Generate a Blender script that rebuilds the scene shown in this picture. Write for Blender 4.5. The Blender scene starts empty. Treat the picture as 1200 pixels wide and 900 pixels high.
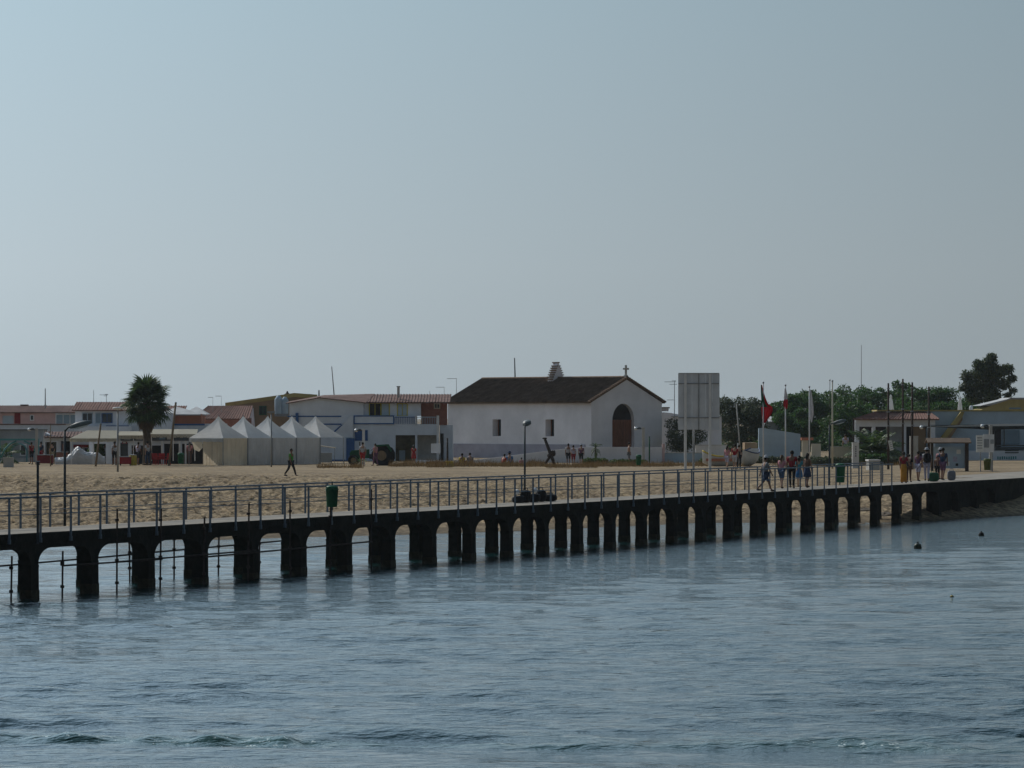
import bpy, bmesh, math, random
import numpy as np
from mathutils import Vector, Matrix
R = math.radians
random.seed(7); rng = np.random.default_rng(7)
SC = bpy.context.scene; COL = SC.collection
# ------------------------------------------------------------------ camera
F = 5000.0; YH = 489.0; CH = 5.5           # focal length and horizon in pixels of the 1200x900 photograph, eye height
cam = bpy.data.cameras.new('camera'); cam.sensor_width = 36; cam.lens = F/1200*36
cam.clip_start = 1; cam.clip_end = 30000
cam.shift_y = (YH-450)/1200
camo = bpy.data.objects.new('camera', cam); COL.objects.link(camo)
camo.location = (0, 0, CH); camo.rotation_euler = (R(90), 0, 0); SC.camera = camo
# ------------------------------------------------------------------ light
SUN_EL, SUN_AZ = 36, -37                    # degrees; azimuth from +Y, negative to the left
w = bpy.data.worlds.new('World'); SC.world = w; w.use_nodes = True
nt = w.node_tree; nt.nodes.clear()
sky = nt.nodes.new('ShaderNodeTexSky'); sky.sky_type = 'NISHITA'; sky.sun_disc = False
sky.sun_elevation = R(SUN_EL); sky.sun_rotation = R(SUN_AZ)
sky.air_density = 1.0; sky.dust_density = 0.3; sky.ozone_density = 3.0
hs = nt.nodes.new('ShaderNodeHueSaturation'); hs.inputs['Saturation'].default_value = 0.8
bg = nt.nodes.new('ShaderNodeBackground'); bg.inputs['Strength'].default_value = 0.0635
wo = nt.nodes.new('ShaderNodeOutputWorld'); sd = Vector((math.sin(R(SUN_AZ))*math.cos(R(SUN_EL)), math.cos(R(SUN_AZ))*math.cos(R(SUN_EL)), math.sin(R(SUN_EL))))
# milky veil over the Nishita sky: paler low down, and brighter all round the side of the sun
wc = nt.nodes.new('ShaderNodeTexCoord'); wl_ = nt.links; sx = nt.nodes.new('ShaderNodeSeparateXYZ'); wl_.new(wc.outputs['Generated'], sx.inputs[0])
wr_ = nt.nodes.new('ShaderNodeValToRGB'); wl_.new(sx.outputs[2], wr_.inputs[0]); e_ = wr_.color_ramp.elements; e_[0].position = 0; e_[0].color = (.63, .765, .865, 1); e_[1].position = 1; e_[1].color = (.26, .42, .62, 1)
for p_, c_ in ((.035, (.65, .78, .87, 1)), (.10, (.51, .675, .775, 1)), (.35, (.45, .62, .80, 1))): q_ = e_.new(p_); q_.color = c_
dn = nt.nodes.new('ShaderNodeVectorMath'); dn.operation = 'DOT_PRODUCT'; dn.inputs[1].default_value = sd; wl_.new(wc.outputs['Generated'], dn.inputs[0])
def wm(op, a, v):
    q = nt.nodes.new('ShaderNodeMath'); q.operation = op; wl_.new(a, q.inputs[0]); q.inputs[1].default_value = v; return q.outputs[0]
au = wm('ADD', wm('MULTIPLY', wm('POWER', wm('MAXIMUM', dn.outputs['Value'], 0.0), 5.0), 41.0), 3.4)
vs_ = nt.nodes.new('ShaderNodeVectorMath'); vs_.operation = 'SCALE'; wl_.new(wr_.outputs[0], vs_.inputs[0]); wl_.new(au, vs_.inputs['Scale'])
mx_ = nt.nodes.new('ShaderNodeMix'); mx_.data_type = 'RGBA'; mx_.inputs[0].default_value = .9; wl_.new(sky.outputs[0], hs.inputs['Color']); wl_.new(hs.outputs[0], mx_.inputs[6]); wl_.new(vs_.outputs[0], mx_.inputs[7])
wl_.new(mx_.outputs[2], bg.inputs[0]); wl_.new(bg.outputs[0], wo.inputs[0])
sl = bpy.data.lights.new('sun', 'SUN'); sl.energy = 3.2; sl.angle = R(0.6); sl.color = (1, .93, .82)
so = bpy.data.objects.new('sun', sl); COL.objects.link(so)
sd = Vector((math.sin(R(SUN_AZ))*math.cos(R(SUN_EL)), math.cos(R(SUN_AZ))*math.cos(R(SUN_EL)), math.sin(R(SUN_EL))))
so.rotation_euler = sd.to_track_quat('Z', 'Y').to_euler(); so.location = (0, 0, 60)
SC.view_settings.view_transform = 'Standard'; SC.view_settings.look = 'None'
SC.view_settings.exposure = 0.0; SC.view_settings.gamma = 1

# ------------------------------------------------------------------ materials
def mat(name, col, rough=.8, var=.18, scale=3.0, bump=0.0, bscale=None, spec=.12, col2=None, metal=0, stretch=None, trans=0):
    m = bpy.data.materials.new(name); m.use_nodes = True; t = m.node_tree; n = t.nodes; L = t.links
    b = n['Principled BSDF']; b.inputs['Roughness'].default_value = rough
    b.inputs['Specular IOR Level'].default_value = spec; b.inputs['Metallic'].default_value = metal
    tc = n.new('ShaderNodeTexCoord'); mp = n.new('ShaderNodeMapping'); L.new(tc.outputs['Object'], mp.inputs[0])
    if stretch: mp.inputs['Scale'].default_value = stretch
    no = n.new('ShaderNodeTexNoise'); no.inputs['Scale'].default_value = scale; no.inputs['Detail'].default_value = 6; no.inputs['Roughness'].default_value = .65
    L.new(mp.outputs[0], no.inputs['Vector'])
    rp = n.new('ShaderNodeValToRGB'); c = Vector(col[:3])
    c2 = Vector(col2) if col2 else c*(1-var*1.5)
    rp.color_ramp.elements[0].position = .3; rp.color_ramp.elements[1].position = .7
    rp.color_ramp.elements[0].color = (*c2, 1); rp.color_ramp.elements[1].color = (*(c*(1+var*.5) if not col2 else c), 1)
    L.new(no.outputs[0], rp.inputs[0]); L.new(rp.outputs[0], b.inputs['Base Color'])
    if bump:
        n2 = n.new('ShaderNodeTexNoise'); n2.inputs['Scale'].default_value = bscale or scale*4; n2.inputs['Detail'].default_value = 5
        L.new(mp.outputs[0], n2.inputs['Vector'])
        bp = n.new('ShaderNodeBump'); bp.inputs['Strength'].default_value = bump; bp.inputs['Distance'].default_value = .1
        L.new(n2.outputs[0], bp.inputs['Height']); L.new(bp.outputs[0], b.inputs['Normal'])
    if trans:
        b.inputs['Transmission Weight'].default_value = trans
    return m
M = {}
def mm(name, *a, **k):
    M[name] = mat(name, *a, **k); return M[name]
mm('cool_white', (.72, .76, .82), .9, .12, .5, .15, 6)
mm('white_wall', (.72, .70, .68), .9, .12, .5, .15, 6)
mm('church_wall', (.80, .775, .79), .9, .14, .3, .15, 5)
mm('canvas_cream', (.66, .58, .45), .85, .12, .7, .1, 3)
mm('cream_wall', (.60, .55, .44), .9, .15, .6)
mm('pink_wall', (.62, .42, .40), .9, .15, .6)
mm('grey_wall', (.34, .36, .37), .9, .2, .6)
mm('orange_wall', (.50, .20, .12), .9, .2, .6)
mm('brick_red', (.34, .15, .11), .9, .25, 1.5)
mm('ochre', (.42, .34, .14), .9, .2, .8)
mm('brown_wall', (.30, .21, .13), .9, .2, .8)
mm('plinth', (.38, .365, .42), .9, .15, .8)
mm('blue_paint', (.05, .13, .32), .7, .15, 2)
mm('pale_blue', (.42, .52, .60), .8, .1, 1)
mm('teal_paint', (.10, .30, .30), .7)
mm('yellow_paint', (.60, .50, .05), .6)
mm('roof_old', (.17, .12, .085), .97, .35, 1.6, .4, 8, col2=(.065, .045, .034), spec=.03)
mm('roof_red', (.23, .125, .10), .95, .3, 1.5, .3, 8, col2=(.13, .08, .065))
mm('roof_brown', (.17, .105, .09), .95, .3, 1.2, .3, 8)
mm('roof_grey', (.42, .42, .42), .7, .2, 1)
mm('tile_edge', (.24, .16, .11), .95, .3, 4)
mm('door_wood', (.21, .085, .045), .75, .3, 2, stretch=(6, 6, .6))
mm('door_dark', (.03, .025, .025), .8, .2, 2)
mm('dark_glass', (.02, .028, .035), .15, .1, 1, spec=.5)
mm('blue_glass', (.16, .24, .30), .2, .1, 1, spec=.5)
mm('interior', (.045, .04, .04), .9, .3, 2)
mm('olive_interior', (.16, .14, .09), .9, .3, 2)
mm('concrete', (.30, .28, .25), .9, .25, .8, .3, 10)
mm('pale_concrete', (.50, .48, .44), .9, .2, 1.0, .2, 10)
mm('pier_deck', (.26, .235, .20), .95, .25, .9, .3, 10)
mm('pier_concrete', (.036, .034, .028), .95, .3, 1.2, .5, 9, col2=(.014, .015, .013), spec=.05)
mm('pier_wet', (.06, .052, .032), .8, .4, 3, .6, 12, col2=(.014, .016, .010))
mm('rail_paint', (.17, .205, .25), .5, .2, 4, metal=.2)
mm('steel_dark', (.07, .08, .085), .6, .3, 5)
mm('steel_rust', (.06, .045, .04), .8, .4, 6)
mm('steel_grey', (.30, .31, .32), .5, .2, 3, metal=.3)
mm('lamp_paint', (.16, .17, .16), .5, .2, 4)
mm('white_metal', (.72, .72, .72), .5, .1, 2)
mm('panel_back', (.66, .69, .73), .6, .12, .8)
mm('wood', (.25, .18, .11), .85, .3, 3, stretch=(5, 5, .5))
mm('wood_dark', (.07, .05, .04), .85, .3, 3)
mm('kiosk_roof', (.12, .085, .06), .9, .25, 2)
mm('canvas', (.80, .80, .79), .85, .1, .8, .1, 3)
mm('canvas_wall', (.60, .59, .58), .85, .12, .7, .1, 3)
mm('awning', (.62, .58, .48), .85, .1, .8)
mm('tarp', (.62, .62, .62), .45, .15, 1.5, .5, 3, spec=.6)
mm('net_shade', (.035, .04, .04), .9)
mm('bin_green', (.015, .13, .06), .5, .2, 4)
mm('bin_olive', (.12, .15, .04), .5, .2, 4)
mm('red', (.42, .03, .03), .6, .2, 3)
mm('red_dark', (.22, .025, .03), .7, .2, 3)
mm('green_dark', (.02, .10, .05), .7, .2, 3)
mm('yellow', (.55, .40, .06), .6, .2, 3)
mm('black_bag', (.018, .018, .02), .7, .3, 5, .3, 20)
mm('skin', (.40, .24, .17), .6, .1, 10)
mm('skin_tan', (.22, .12, .08), .6, .1, 10)
mm('eye_dark', (.02, .02, .02), .3)
mm('hair_dark', (.022, .016, .012), .7, .3, 20)
mm('hair_brown', (.09, .055, .03), .7, .3, 20)
mm('rubber', (.02, .02, .02), .85)
mm('bark', (.10, .075, .055), .95, .3, 3, .5, 12)
mm('palm_bark', (.13, .10, .075), .95, .35, 6, .6, 14)
mm('dry_grass', (.22, .14, .06), .9, .3, 3, col2=(.13, .085, .04))
mm('lamp_glass', (.7, .72, .72), .25, .05, 2, spec=.6)
mm('paper', (.75, .74, .70), .8, .05, 2)
mm('ink', (.05, .05, .06), .8)
mm('buoy_dark', (.03, .045, .03), .5, .3, 8)
mm('boat_white', (.66, .64, .60), .5, .15, 2)
mm('boat_blue', (.05, .08, .16), .5, .2, 2)
mm('rock', (.16, .13, .10), .95, .3, 2, .6, 8)
def translucent(m, f):
    t = m.node_tree; b = t.nodes['Principled BSDF']; tl = t.nodes.new('ShaderNodeBsdfTranslucent'); mx = t.nodes.new('ShaderNodeMixShader'); mx.inputs[0].default_value = f
    t.links.new(b.inputs['Base Color'].links[0].from_socket, tl.inputs[0]); t.links.new(b.outputs[0], mx.inputs[1]); t.links.new(tl.outputs[0], mx.inputs[2]); t.links.new(mx.outputs[0], t.nodes['Material Output'].inputs[0])
for n_ in ('canvas', 'awning'): translucent(M[n_], .45)
translucent(M['canvas_wall'], .3); translucent(M['canvas_cream'], .45); translucent(M['tarp'], .15)
def cloth(name, c):
    return M.get(name) or mm(name, c, .85, .15, 9)
for n_, c_ in dict(c_grey=(.20, .21, .23), c_pink=(.50, .22, .25), c_red=(.26, .02, .03), c_teal=(.05, .25, .30), c_navy=(.03, .05, .10), c_denim=(.07, .11, .18),
                   c_orange=(.50, .22, .03), c_purple=(.16, .08, .14), c_white=(.66, .66, .68), c_khaki=(.28, .24, .16), c_black=(.02, .02, .022), c_green=(.07, .28, .04),
                   c_flagred=(.55, .03, .05), c_flaggreen=(.03, .12, .06), c_yellow=(.48, .34, .05), c_blue=(.05, .16, .34), c_lilac=(.42, .40, .50), c_brown=(.12, .07, .05)).items(): cloth(n_, c_)

for n_ in ('c_flagred', 'c_flaggreen', 'c_white'): translucent(M[n_], .35)
def leafmat(name, a, b, tr=.25):
    m = bpy.data.materials.new(name); m.use_nodes = True; t = m.node_tree; n = t.nodes; L = t.links
    p = n['Principled BSDF']; p.inputs['Roughness'].default_value = .6; p.inputs['Specular IOR Level'].default_value = .25
    g = n.new('ShaderNodeNewGeometry'); rp = n.new('ShaderNodeValToRGB')
    rp.color_ramp.elements[0].color = (*a, 1); rp.color_ramp.elements[1].color = (*b, 1)
    L.new(g.outputs['Random Per Island'], rp.inputs[0]); L.new(rp.outputs[0], p.inputs['Base Color'])
    tl = n.new('ShaderNodeBsdfTranslucent'); L.new(rp.outputs[0], tl.inputs[0])
    mx = n.new('ShaderNodeMixShader'); mx.inputs[0].default_value = tr
    L.new(p.outputs[0], mx.inputs[1]); L.new(tl.outputs[0], mx.inputs[2]); L.new(mx.outputs[0], n['Material Output'].inputs[0])
    M[name] = m
leafmat('leaf_pine', (.017, .055, .012), (.062, .13, .03), .38)
leafmat('leaf_olive', (.035, .052, .028), (.10, .12, .065), .3)
leafmat('leaf_euca', (.035, .055, .03), (.10, .125, .055), .35)
leafmat('leaf_palm', (.03, .06, .02), (.09, .14, .04), .3)
leafmat('leaf_palm_dry', (.09, .06, .03), (.16, .11, .05))
leafmat('leaf_hedge', (.035, .07, .015), (.09, .14, .03))
leafmat('leaf_grass', (.12, .075, .03), (.30, .20, .09), .1)

# ------------------------------------------------------------------ mesh helpers
def S(o, label=None, cat=None, group=None, kind=None):
    if label: o['label'] = label
    if cat: o['category'] = cat
    if group: o['group'] = group
    if kind: o['kind'] = kind
    return o
def link(name, me, m=None, parent=None, loc=None):
    o = bpy.data.objects.new(name, me); COL.objects.link(o)
    if m is not None and not me.materials: me.materials.append(M[m] if isinstance(m, str) else m)
    if parent: o.parent = parent
    if loc is not None: o.location = loc
    return o
class MB:
    def __init__(s): s.v = []; s.f = []; s.mi = []; s.cur = 0
    def add(s, vs, fs):
        k = len(s.v); s.v += [tuple(p) for p in vs]; s.f += [tuple(i+k for i in f) for f in fs]; s.mi += [s.cur]*len(fs); return s
    def box(s, x0, x1, y0, y1, z0, z1):
        return s.add([(x0,y0,z0),(x1,y0,z0),(x1,y1,z0),(x0,y1,z0),(x0,y0,z1),(x1,y0,z1),(x1,y1,z1),(x0,y1,z1)],
                     [(0,3,2,1),(4,5,6,7),(0,1,5,4),(1,2,6,5),(2,3,7,6),(3,0,4,7)])
    def tube(s, p0, p1, r0, r1=None, n=8, cap=True):
        r1 = r0 if r1 is None else r1
        p0 = Vector(p0); p1 = Vector(p1); d = (p1-p0).normalized()
        a = d.orthogonal().normalized(); b = d.cross(a); vs = []
        for p, r in ((p0, r0), (p1, r1)):
            for i in range(n):
                t = 2*math.pi*i/n; vs.append(p+a*(r*math.cos(t))+b*(r*math.sin(t)))
        fs = [(i, (i+1) % n, n+(i+1) % n, n+i) for i in range(n)]
        if cap: fs += [tuple(range(n-1, -1, -1)), tuple(range(n, 2*n))]
        return s.add(vs, fs)
    def path(s, pts, rs, n=8):
        vs = []; pts = [Vector(p) for p in pts]
        if not hasattr(rs, '__len__'): rs = [rs]*len(pts)
        a = None
        for i, p in enumerate(pts):
            d = (pts[min(i+1, len(pts)-1)]-pts[max(i-1, 0)]).normalized()
            a = d.orthogonal().normalized() if a is None else (a-d*a.dot(d)).normalized()
            b = d.cross(a)
            for k in range(n):
                t = 2*math.pi*k/n; vs.append(p+a*(rs[i]*math.cos(t))+b*(rs[i]*math.sin(t)))
        fs = []
        for i in range(len(pts)-1):
            for k in range(n): fs.append((i*n+k, i*n+(k+1) % n, (i+1)*n+(k+1) % n, (i+1)*n+k))
        m_ = (len(pts)-1)*n
        fs += [tuple(range(n-1, -1, -1)), tuple(range(m_, m_+n))]
        return s.add(vs, fs)
    def lathe(s, prof, n=12, c=(0,0,0), sx=1, sy=1):
        vs = []; fs = []
        for r, z in prof:
            for k in range(n):
                t = 2*math.pi*k/n; vs.append((c[0]+sx*r*math.cos(t), c[1]+sy*r*math.sin(t), c[2]+z))
        for i in range(len(prof)-1):
            for k in range(n): fs.append((i*n+k, i*n+(k+1) % n, (i+1)*n+(k+1) % n, (i+1)*n+k))
        m_ = (len(prof)-1)*n
        fs += [tuple(range(n-1, -1, -1)), tuple(range(m_, m_+n))]
        return s.add(vs, fs)
    def ball(s, c, rx, ry=None, rz=None, n=10, m=6):
        ry = rx if ry is None else ry; rz = rx if rz is None else rz
        pr = [(math.sin(math.pi*(i+.02)/(m+.04)), -math.cos(math.pi*(i+.02)/(m+.04))*rz) for i in range(m+1)]
        return s.lathe(pr, n, c, rx, ry)
    def prism(s, pts, y0, y1):                      # polygon in xz (counter-clockwise seen from -y), extruded in y
        n = len(pts); vs = [(x, y0, z) for x, z in pts]+[(x, y1, z) for x, z in pts]
        fs = [tuple(range(n)), tuple(range(2*n-1, n-1, -1))]+[(i, n+i, n+(i+1) % n, (i+1) % n) for i in range(n)]
        return s.add(vs, fs)
    def prismx(s, pts, x0, x1):                     # polygon in yz extruded in x
        n = len(pts); vs = [(x0, y, z) for y, z in pts]+[(x1, y, z) for y, z in pts]
        fs = [tuple(range(n-1, -1, -1)), tuple(range(n, 2*n))]+[(i, (i+1) % n, n+(i+1) % n, n+i) for i in range(n)]
        return s.add(vs, fs)
    def mesh(s, name, mats=None, smooth=False):
        me = bpy.data.meshes.new(name); me.from_pydata(s.v, [], s.f); me.update()
        for m in (mats or []): me.materials.append(M[m])
        if any(s.mi): me.polygons.foreach_set('material_index', s.mi)
        if smooth: me.polygons.foreach_set('use_smooth', [True]*len(me.polygons))
        return me
    def build(s, name, m, parent=None, smooth=False, loc=None):
        ms = [m] if isinstance(m, str) else m
        return link(name, s.mesh(name, ms, smooth), None, parent, loc)
def thing(name, label, cat, loc=(0,0,0), rz=0, group=None):
    o = bpy.data.objects.new(name, None); COL.objects.link(o); o.empty_display_size = .3
    o.location = loc; o.rotation_euler = (0, 0, rz); return S(o, label, cat, group)
def clone(o, label=None, loc=None, rz=None, group=None):
    c = o.copy(); COL.objects.link(c)
    for ch in o.children:
        d = ch.copy(); COL.objects.link(d); d.parent = c
        for g in ch.children:
            e = g.copy(); COL.objects.link(e); e.parent = d
    if loc is not None: c.location = loc
    if rz is not None: c.rotation_euler = (0, 0, rz)
    return S(c, label, None, group)
def at(px, y, s): return Vector(((px-600)/s, F/s, CH-(y-YH)/s))

# ------------------------------------------------------------------ terrain
SHX = [-3000, -60, -13, -.4, 9.8, 20.4, 24.7, 28.7, 60, 3000]
SHY = [176, 184, 191.5, 205, 222, 223, 231.5, 239, 262, 300]
PE = np.array([-14.62, 128.9]); PHI = math.atan(.374); PD = np.array([math.sin(PHI), math.cos(PHI)]); PN = np.array([-math.cos(PHI), math.sin(PHI)])
A_ = 4.12; PW = 2.65; DZ = 2.0
def sstep(a, b, x):
    t = np.clip((x-a)/(b-a), 0, 1); return t*t*(3-2*t)
def vnoise(x, y, seed):
    r = np.random.default_rng(seed).random((256, 256))
    xi = np.floor(x).astype(int); yi = np.floor(y).astype(int); fx = x-xi; fy = y-yi
    fx = fx*fx*(3-2*fx); fy = fy*fy*(3-2*fy)
    g = lambda i, j: r[(i % 256), (j % 256)]
    return (g(xi, yi)*(1-fx)+g(xi+1, yi)*fx)*(1-fy)+(g(xi, yi+1)*(1-fx)+g(xi+1, yi+1)*fx)*fy - .5
def fbm(x, y, sc, seed, o=4):
    t = 0; a = 1
    for k in range(o):
        t = t+a*vnoise(x*sc+k*13.7, y*sc+k*7.1, seed+k); a *= .5; sc *= 2.1
    return t
def gz(X, Y, rough=True):
    X = np.asarray(X, float); Y = np.asarray(Y, float)
    d = Y-np.interp(X, SHX, SHY)
    side = (X-PE[0])*PN[0]+(Y-PE[1])*PN[1]; t = (X-PE[0])*PD[0]+(Y-PE[1])*PD[1]
    beach = np.where(d > 0, np.minimum(d*.0262, 1.72), np.maximum(d*.05, -3))
    if rough:
        lump = fbm(X, Y, .8, 3, 5)*.15+np.abs(fbm(X, Y, .3, 11, 4))*.18+np.maximum(fbm(X, Y, 1.9, 17, 3), 0)*.34+fbm(X, Y, 3.3, 19, 2)*.10-.10
        beach = beach+lump*sstep(0, 14, d)*(1-.5*sstep(70, 100, d))
    k = np.where(side > 1.3, sstep(118, 136, t), sstep(100, 106, t))
    land = np.maximum(beach, 1.95-.0*X)
    seaw = np.where(d > 0, np.minimum(d*.13, 1.5), np.maximum(d*.05, -3))
    if rough: seaw = seaw+fbm(X, Y, .7, 21, 3)*.07*sstep(0, 4, d)
    landside = beach*(1-k)+land*k
    z = np.where(side > 1.3, landside, beach*(1-k)+seaw*k)
    # a gentle rise behind the village for the wood
    return z
def grid_obj(name, xs, ys, zf, mname, smooth=True):
    X, Y = np.meshgrid(xs, ys); Z = zf(X, Y); nx, ny = len(xs), len(ys)
    co = np.stack([X, Y, Z], -1).reshape(-1, 3).astype(np.float32)
    i = np.arange((ny-1)*nx).reshape(ny-1, nx)[:, :-1].ravel()
    q = np.stack([i, i+1, i+nx+1, i+nx], 1).astype(np.int32)
    me = bpy.data.meshes.new(name); me.vertices.add(len(co)); me.vertices.foreach_set('co', co.ravel())
    me.loops.add(q.size); me.loops.foreach_set('vertex_index', q.ravel())
    me.polygons.add(len(q)); me.polygons.foreach_set('loop_start', np.arange(0, q.size, 4, dtype=np.int32)); me.polygons.foreach_set('loop_total', np.full(len(q), 4, np.int32))
    me.polygons.foreach_set('use_smooth', np.ones(len(q), bool)); me.update(calc_edges=True)
    return link(name, me, mname)
# sand material
m = bpy.data.materials.new('sand'); m.use_nodes = True; M['sand'] = m; t = m.node_tree; n = t.nodes; L = t.links
b = n['Principled BSDF']; b.inputs['Roughness'].default_value = .95; b.inputs['Specular IOR Level'].default_value = .1
tc = n.new('ShaderNodeTexCoord')
na = n.new('ShaderNodeTexNoise'); na.inputs['Scale'].default_value = .25; na.inputs['Detail'].default_value = 5; L.new(tc.outputs['Object'], na.inputs['Vector'])
nb = n.new('ShaderNodeTexNoise'); nb.inputs['Scale'].default_value = 1.6; nb.inputs['Detail'].default_value = 6; nb.inputs['Roughness'].default_value = .7; L.new(tc.outputs['Object'], nb.inputs['Vector'])
rp = n.new('ShaderNodeValToRGB'); rp.color_ramp.elements[0].position = .38; rp.color_ramp.elements[1].position = .58
rp.color_ramp.elements[0].color = (.13, .092, .055, 1); rp.color_ramp.elements[1].color = (.285, .215, .13, 1)
mx = n.new('ShaderNodeMix'); mx.data_type = 'FLOAT'; mx.inputs[0].default_value = .6
L.new(na.outputs[0], mx.inputs[2]); L.new(nb.outputs[0], mx.inputs[3]); L.new(mx.outputs[0], rp.inputs[0])
# damp darker sand close to the water level
sp = n.new('ShaderNodeSeparateXYZ'); L.new(tc.outputs['Object'], sp.inputs[0])
mr = n.new('ShaderNodeMapRange'); mr.inputs[1].default_value = .02; mr.inputs[2].default_value = .22; mr.inputs[3].default_value = .5; mr.inputs[4].default_value = 1
L.new(sp.outputs[2], mr.inputs[0])
mc = n.new('ShaderNodeVectorMath'); mc.operation = 'SCALE'; L.new(rp.outputs[0], mc.inputs[0]); L.new(mr.outputs[0], mc.inputs['Scale']); nd = n.new('ShaderNodeTexNoise'); nd.inputs['Scale'].default_value = 3.2; nd.inputs['Detail'].default_value = 4; nd.inputs['Roughness'].default_value = .75; L.new(tc.outputs['Object'], nd.inputs['Vector'])
md = n.new('ShaderNodeMapRange'); md.inputs[1].default_value = .40; md.inputs[2].default_value = .56; md.inputs[3].default_value = .50; md.inputs[4].default_value = 1.1; L.new(nd.outputs[0], md.inputs[0])
my = n.new('ShaderNodeMapRange'); my.inputs[1].default_value = 238; my.inputs[2].default_value = 275; my.inputs[3].default_value = 0; my.inputs[4].default_value = .75; L.new(sp.outputs[1], my.inputs[0])
m2 = n.new('ShaderNodeMix'); m2.data_type = 'FLOAT'; L.new(my.outputs[0], m2.inputs[0]); L.new(md.outputs[0], m2.inputs[2]); m2.inputs[3].default_value = .98
m3 = n.new('ShaderNodeVectorMath'); m3.operation = 'SCALE'; L.new(mc.outputs[0], m3.inputs[0]); L.new(m2.outputs[0], m3.inputs['Scale']); L.new(m3.outputs[0], b.inputs['Base Color'])
nc = n.new('ShaderNodeTexNoise'); nc.inputs['Scale'].default_value = 3.5; nc.inputs['Detail'].default_value = 6; L.new(tc.outputs['Object'], nc.inputs['Vector'])
bp = n.new('ShaderNodeBump'); bp.inputs['Strength'].default_value = .9; bp.inputs['Distance'].default_value = .18; L.new(nc.outputs[0], bp.inputs['Height']); L.new(bp.outputs[0], b.inputs['Normal'])
ar = np.arange
xs = np.concatenate([[-6000, -3000, -1200, -500, -200, -100], ar(-60, -36, 2.), ar(-36, 40, .16), ar(40, 62, 2.), [100, 200, 500, 1200, 3000, 6000]])
ys = np.concatenate([[150, 165, 175, 180], ar(184, 285, .25), ar(285, 330, 1.), ar(330, 420, 5.), [450, 520, 700, 1000, 2000, 4000, 9000]])
S(grid_obj('sand_beach', xs, ys, gz, 'sand'), 'lumpy trodden pale sand beach running back to the village behind the long pier', 'beach', kind='structure')

# ------------------------------------------------------------------ water
m = bpy.data.materials.new('sea_water'); m.use_nodes = True; M['sea_water'] = m; t = m.node_tree; n = t.nodes; L = t.links
b = n['Principled BSDF']; b.inputs['Base Color'].default_value = (.007, .034, .036, 1); b.inputs['Roughness'].default_value = .05; b.inputs['IOR'].default_value = 1.333
b.inputs['Specular IOR Level'].default_value = .5
tc = n.new('ShaderNodeTexCoord'); hsum = None
def wn(sx, sy, amp, det=3, rot=0):
    global hsum
    mp = n.new('ShaderNodeMapping'); mp.inputs['Scale'].default_value = (sx, sy, 1); mp.inputs['Rotation'].default_value = (0, 0, R(rot)); L.new(tc.outputs['Object'], mp.inputs[0])
    q = n.new('ShaderNodeTexNoise'); q.inputs['Scale'].default_value = 1; q.inputs['Detail'].default_value = det; q.inputs['Roughness'].default_value = .55; L.new(mp.outputs[0], q.inputs['Vector'])
    a = n.new('ShaderNodeMath'); a.operation = 'MULTIPLY'; a.inputs[1].default_value = amp; L.new(q.outputs[0], a.inputs[0])
    if hsum is None: hsum = a.outputs[0]
    else:
        s_ = n.new('ShaderNodeMath'); s_.operation = 'ADD'; L.new(hsum, s_.inputs[0]); L.new(a.outputs[0], s_.inputs[1]); hsum = s_.outputs[0]
wn(2.8, 5.0, .062, 3, 5); wn(1.1, 2.2, .10, 3, 8); wn(.25, .5, .10, 2, -12)
bp = n.new('ShaderNodeBump'); bp.inputs['Strength'].default_value = 1.0; bp.inputs['Distance'].default_value = 1.0
L.new(hsum, bp.inputs['Height']); L.new(bp.outputs[0], b.inputs['Normal'])
# foam specks in the wake, by a stored attribute
at_ = n.new('ShaderNodeAttribute'); at_.attribute_name = 'wake'
fn = n.new('ShaderNodeTexNoise'); fn.inputs['Scale'].default_value = 9; fn.inputs['Detail'].default_value = 5; fn.inputs['Roughness'].default_value = .7; L.new(tc.outputs['Object'], fn.inputs['Vector'])
fm = n.new('ShaderNodeMath'); fm.operation = 'MULTIPLY'; f2_ = n.new('ShaderNodeMapRange'); f2_.inputs[1].default_value = .2; f2_.inputs[2].default_value = .5; L.new(at_.outputs['Fac'], f2_.inputs[0]); L.new(f2_.outputs[0], fm.inputs[0]); L.new(fn.outputs[0], fm.inputs[1])
fr = n.new('ShaderNodeMapRange'); fr.inputs[1].default_value = .585; fr.inputs[2].default_value = .64; L.new(fm.outputs[0], fr.inputs[0])
gm = n.new('ShaderNodeMix'); gm.data_type = 'RGBA'; gm.inputs[6].default_value = (.007, .034, .036, 1); gm.inputs[7].default_value = (.014, .062, .036, 1); L.new(at_.outputs['Fac'], gm.inputs[0])
cm = n.new('ShaderNodeMix'); cm.data_type = 'RGBA'; cm.inputs[7].default_value = (.55, .60, .55, 1); L.new(gm.outputs[2], cm.inputs[6]); L.new(fr.outputs[0], cm.inputs[0])
L.new(cm.outputs[2], b.inputs['Base Color'])
NW = 70
wl = np.exp(rng.uniform(math.log(.55), math.log(5.5), NW)); ang = rng.normal(0, .45, NW)+math.pi/2; ph = rng.uniform(0, 6.28, NW)
wr = np.random.default_rng(5)
def wake_c(X): return 72.3-1.5*sstep(-3.0, 2.0, X)+.35*vnoise(X*.25, X*0+3., 31)*2
def wake(X, Y):
    c = wake_c(X); al = (.75+.8*vnoise(X*.45, X*0+9., 33)).clip(.45, 1)*(1-.3*sstep(-3.5, -1, X))
    b1 = np.exp(-((Y-c)/.5)**2)*al; b2 = .45*np.exp(-((Y-c-2.2)/.9)**2)*sstep(-6.5, -3, X)*(.6+1.2*vnoise(X*.6, Y*.5, 42)).clip(0, 1)
    return (b1+b2).clip(0, 1)
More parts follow.
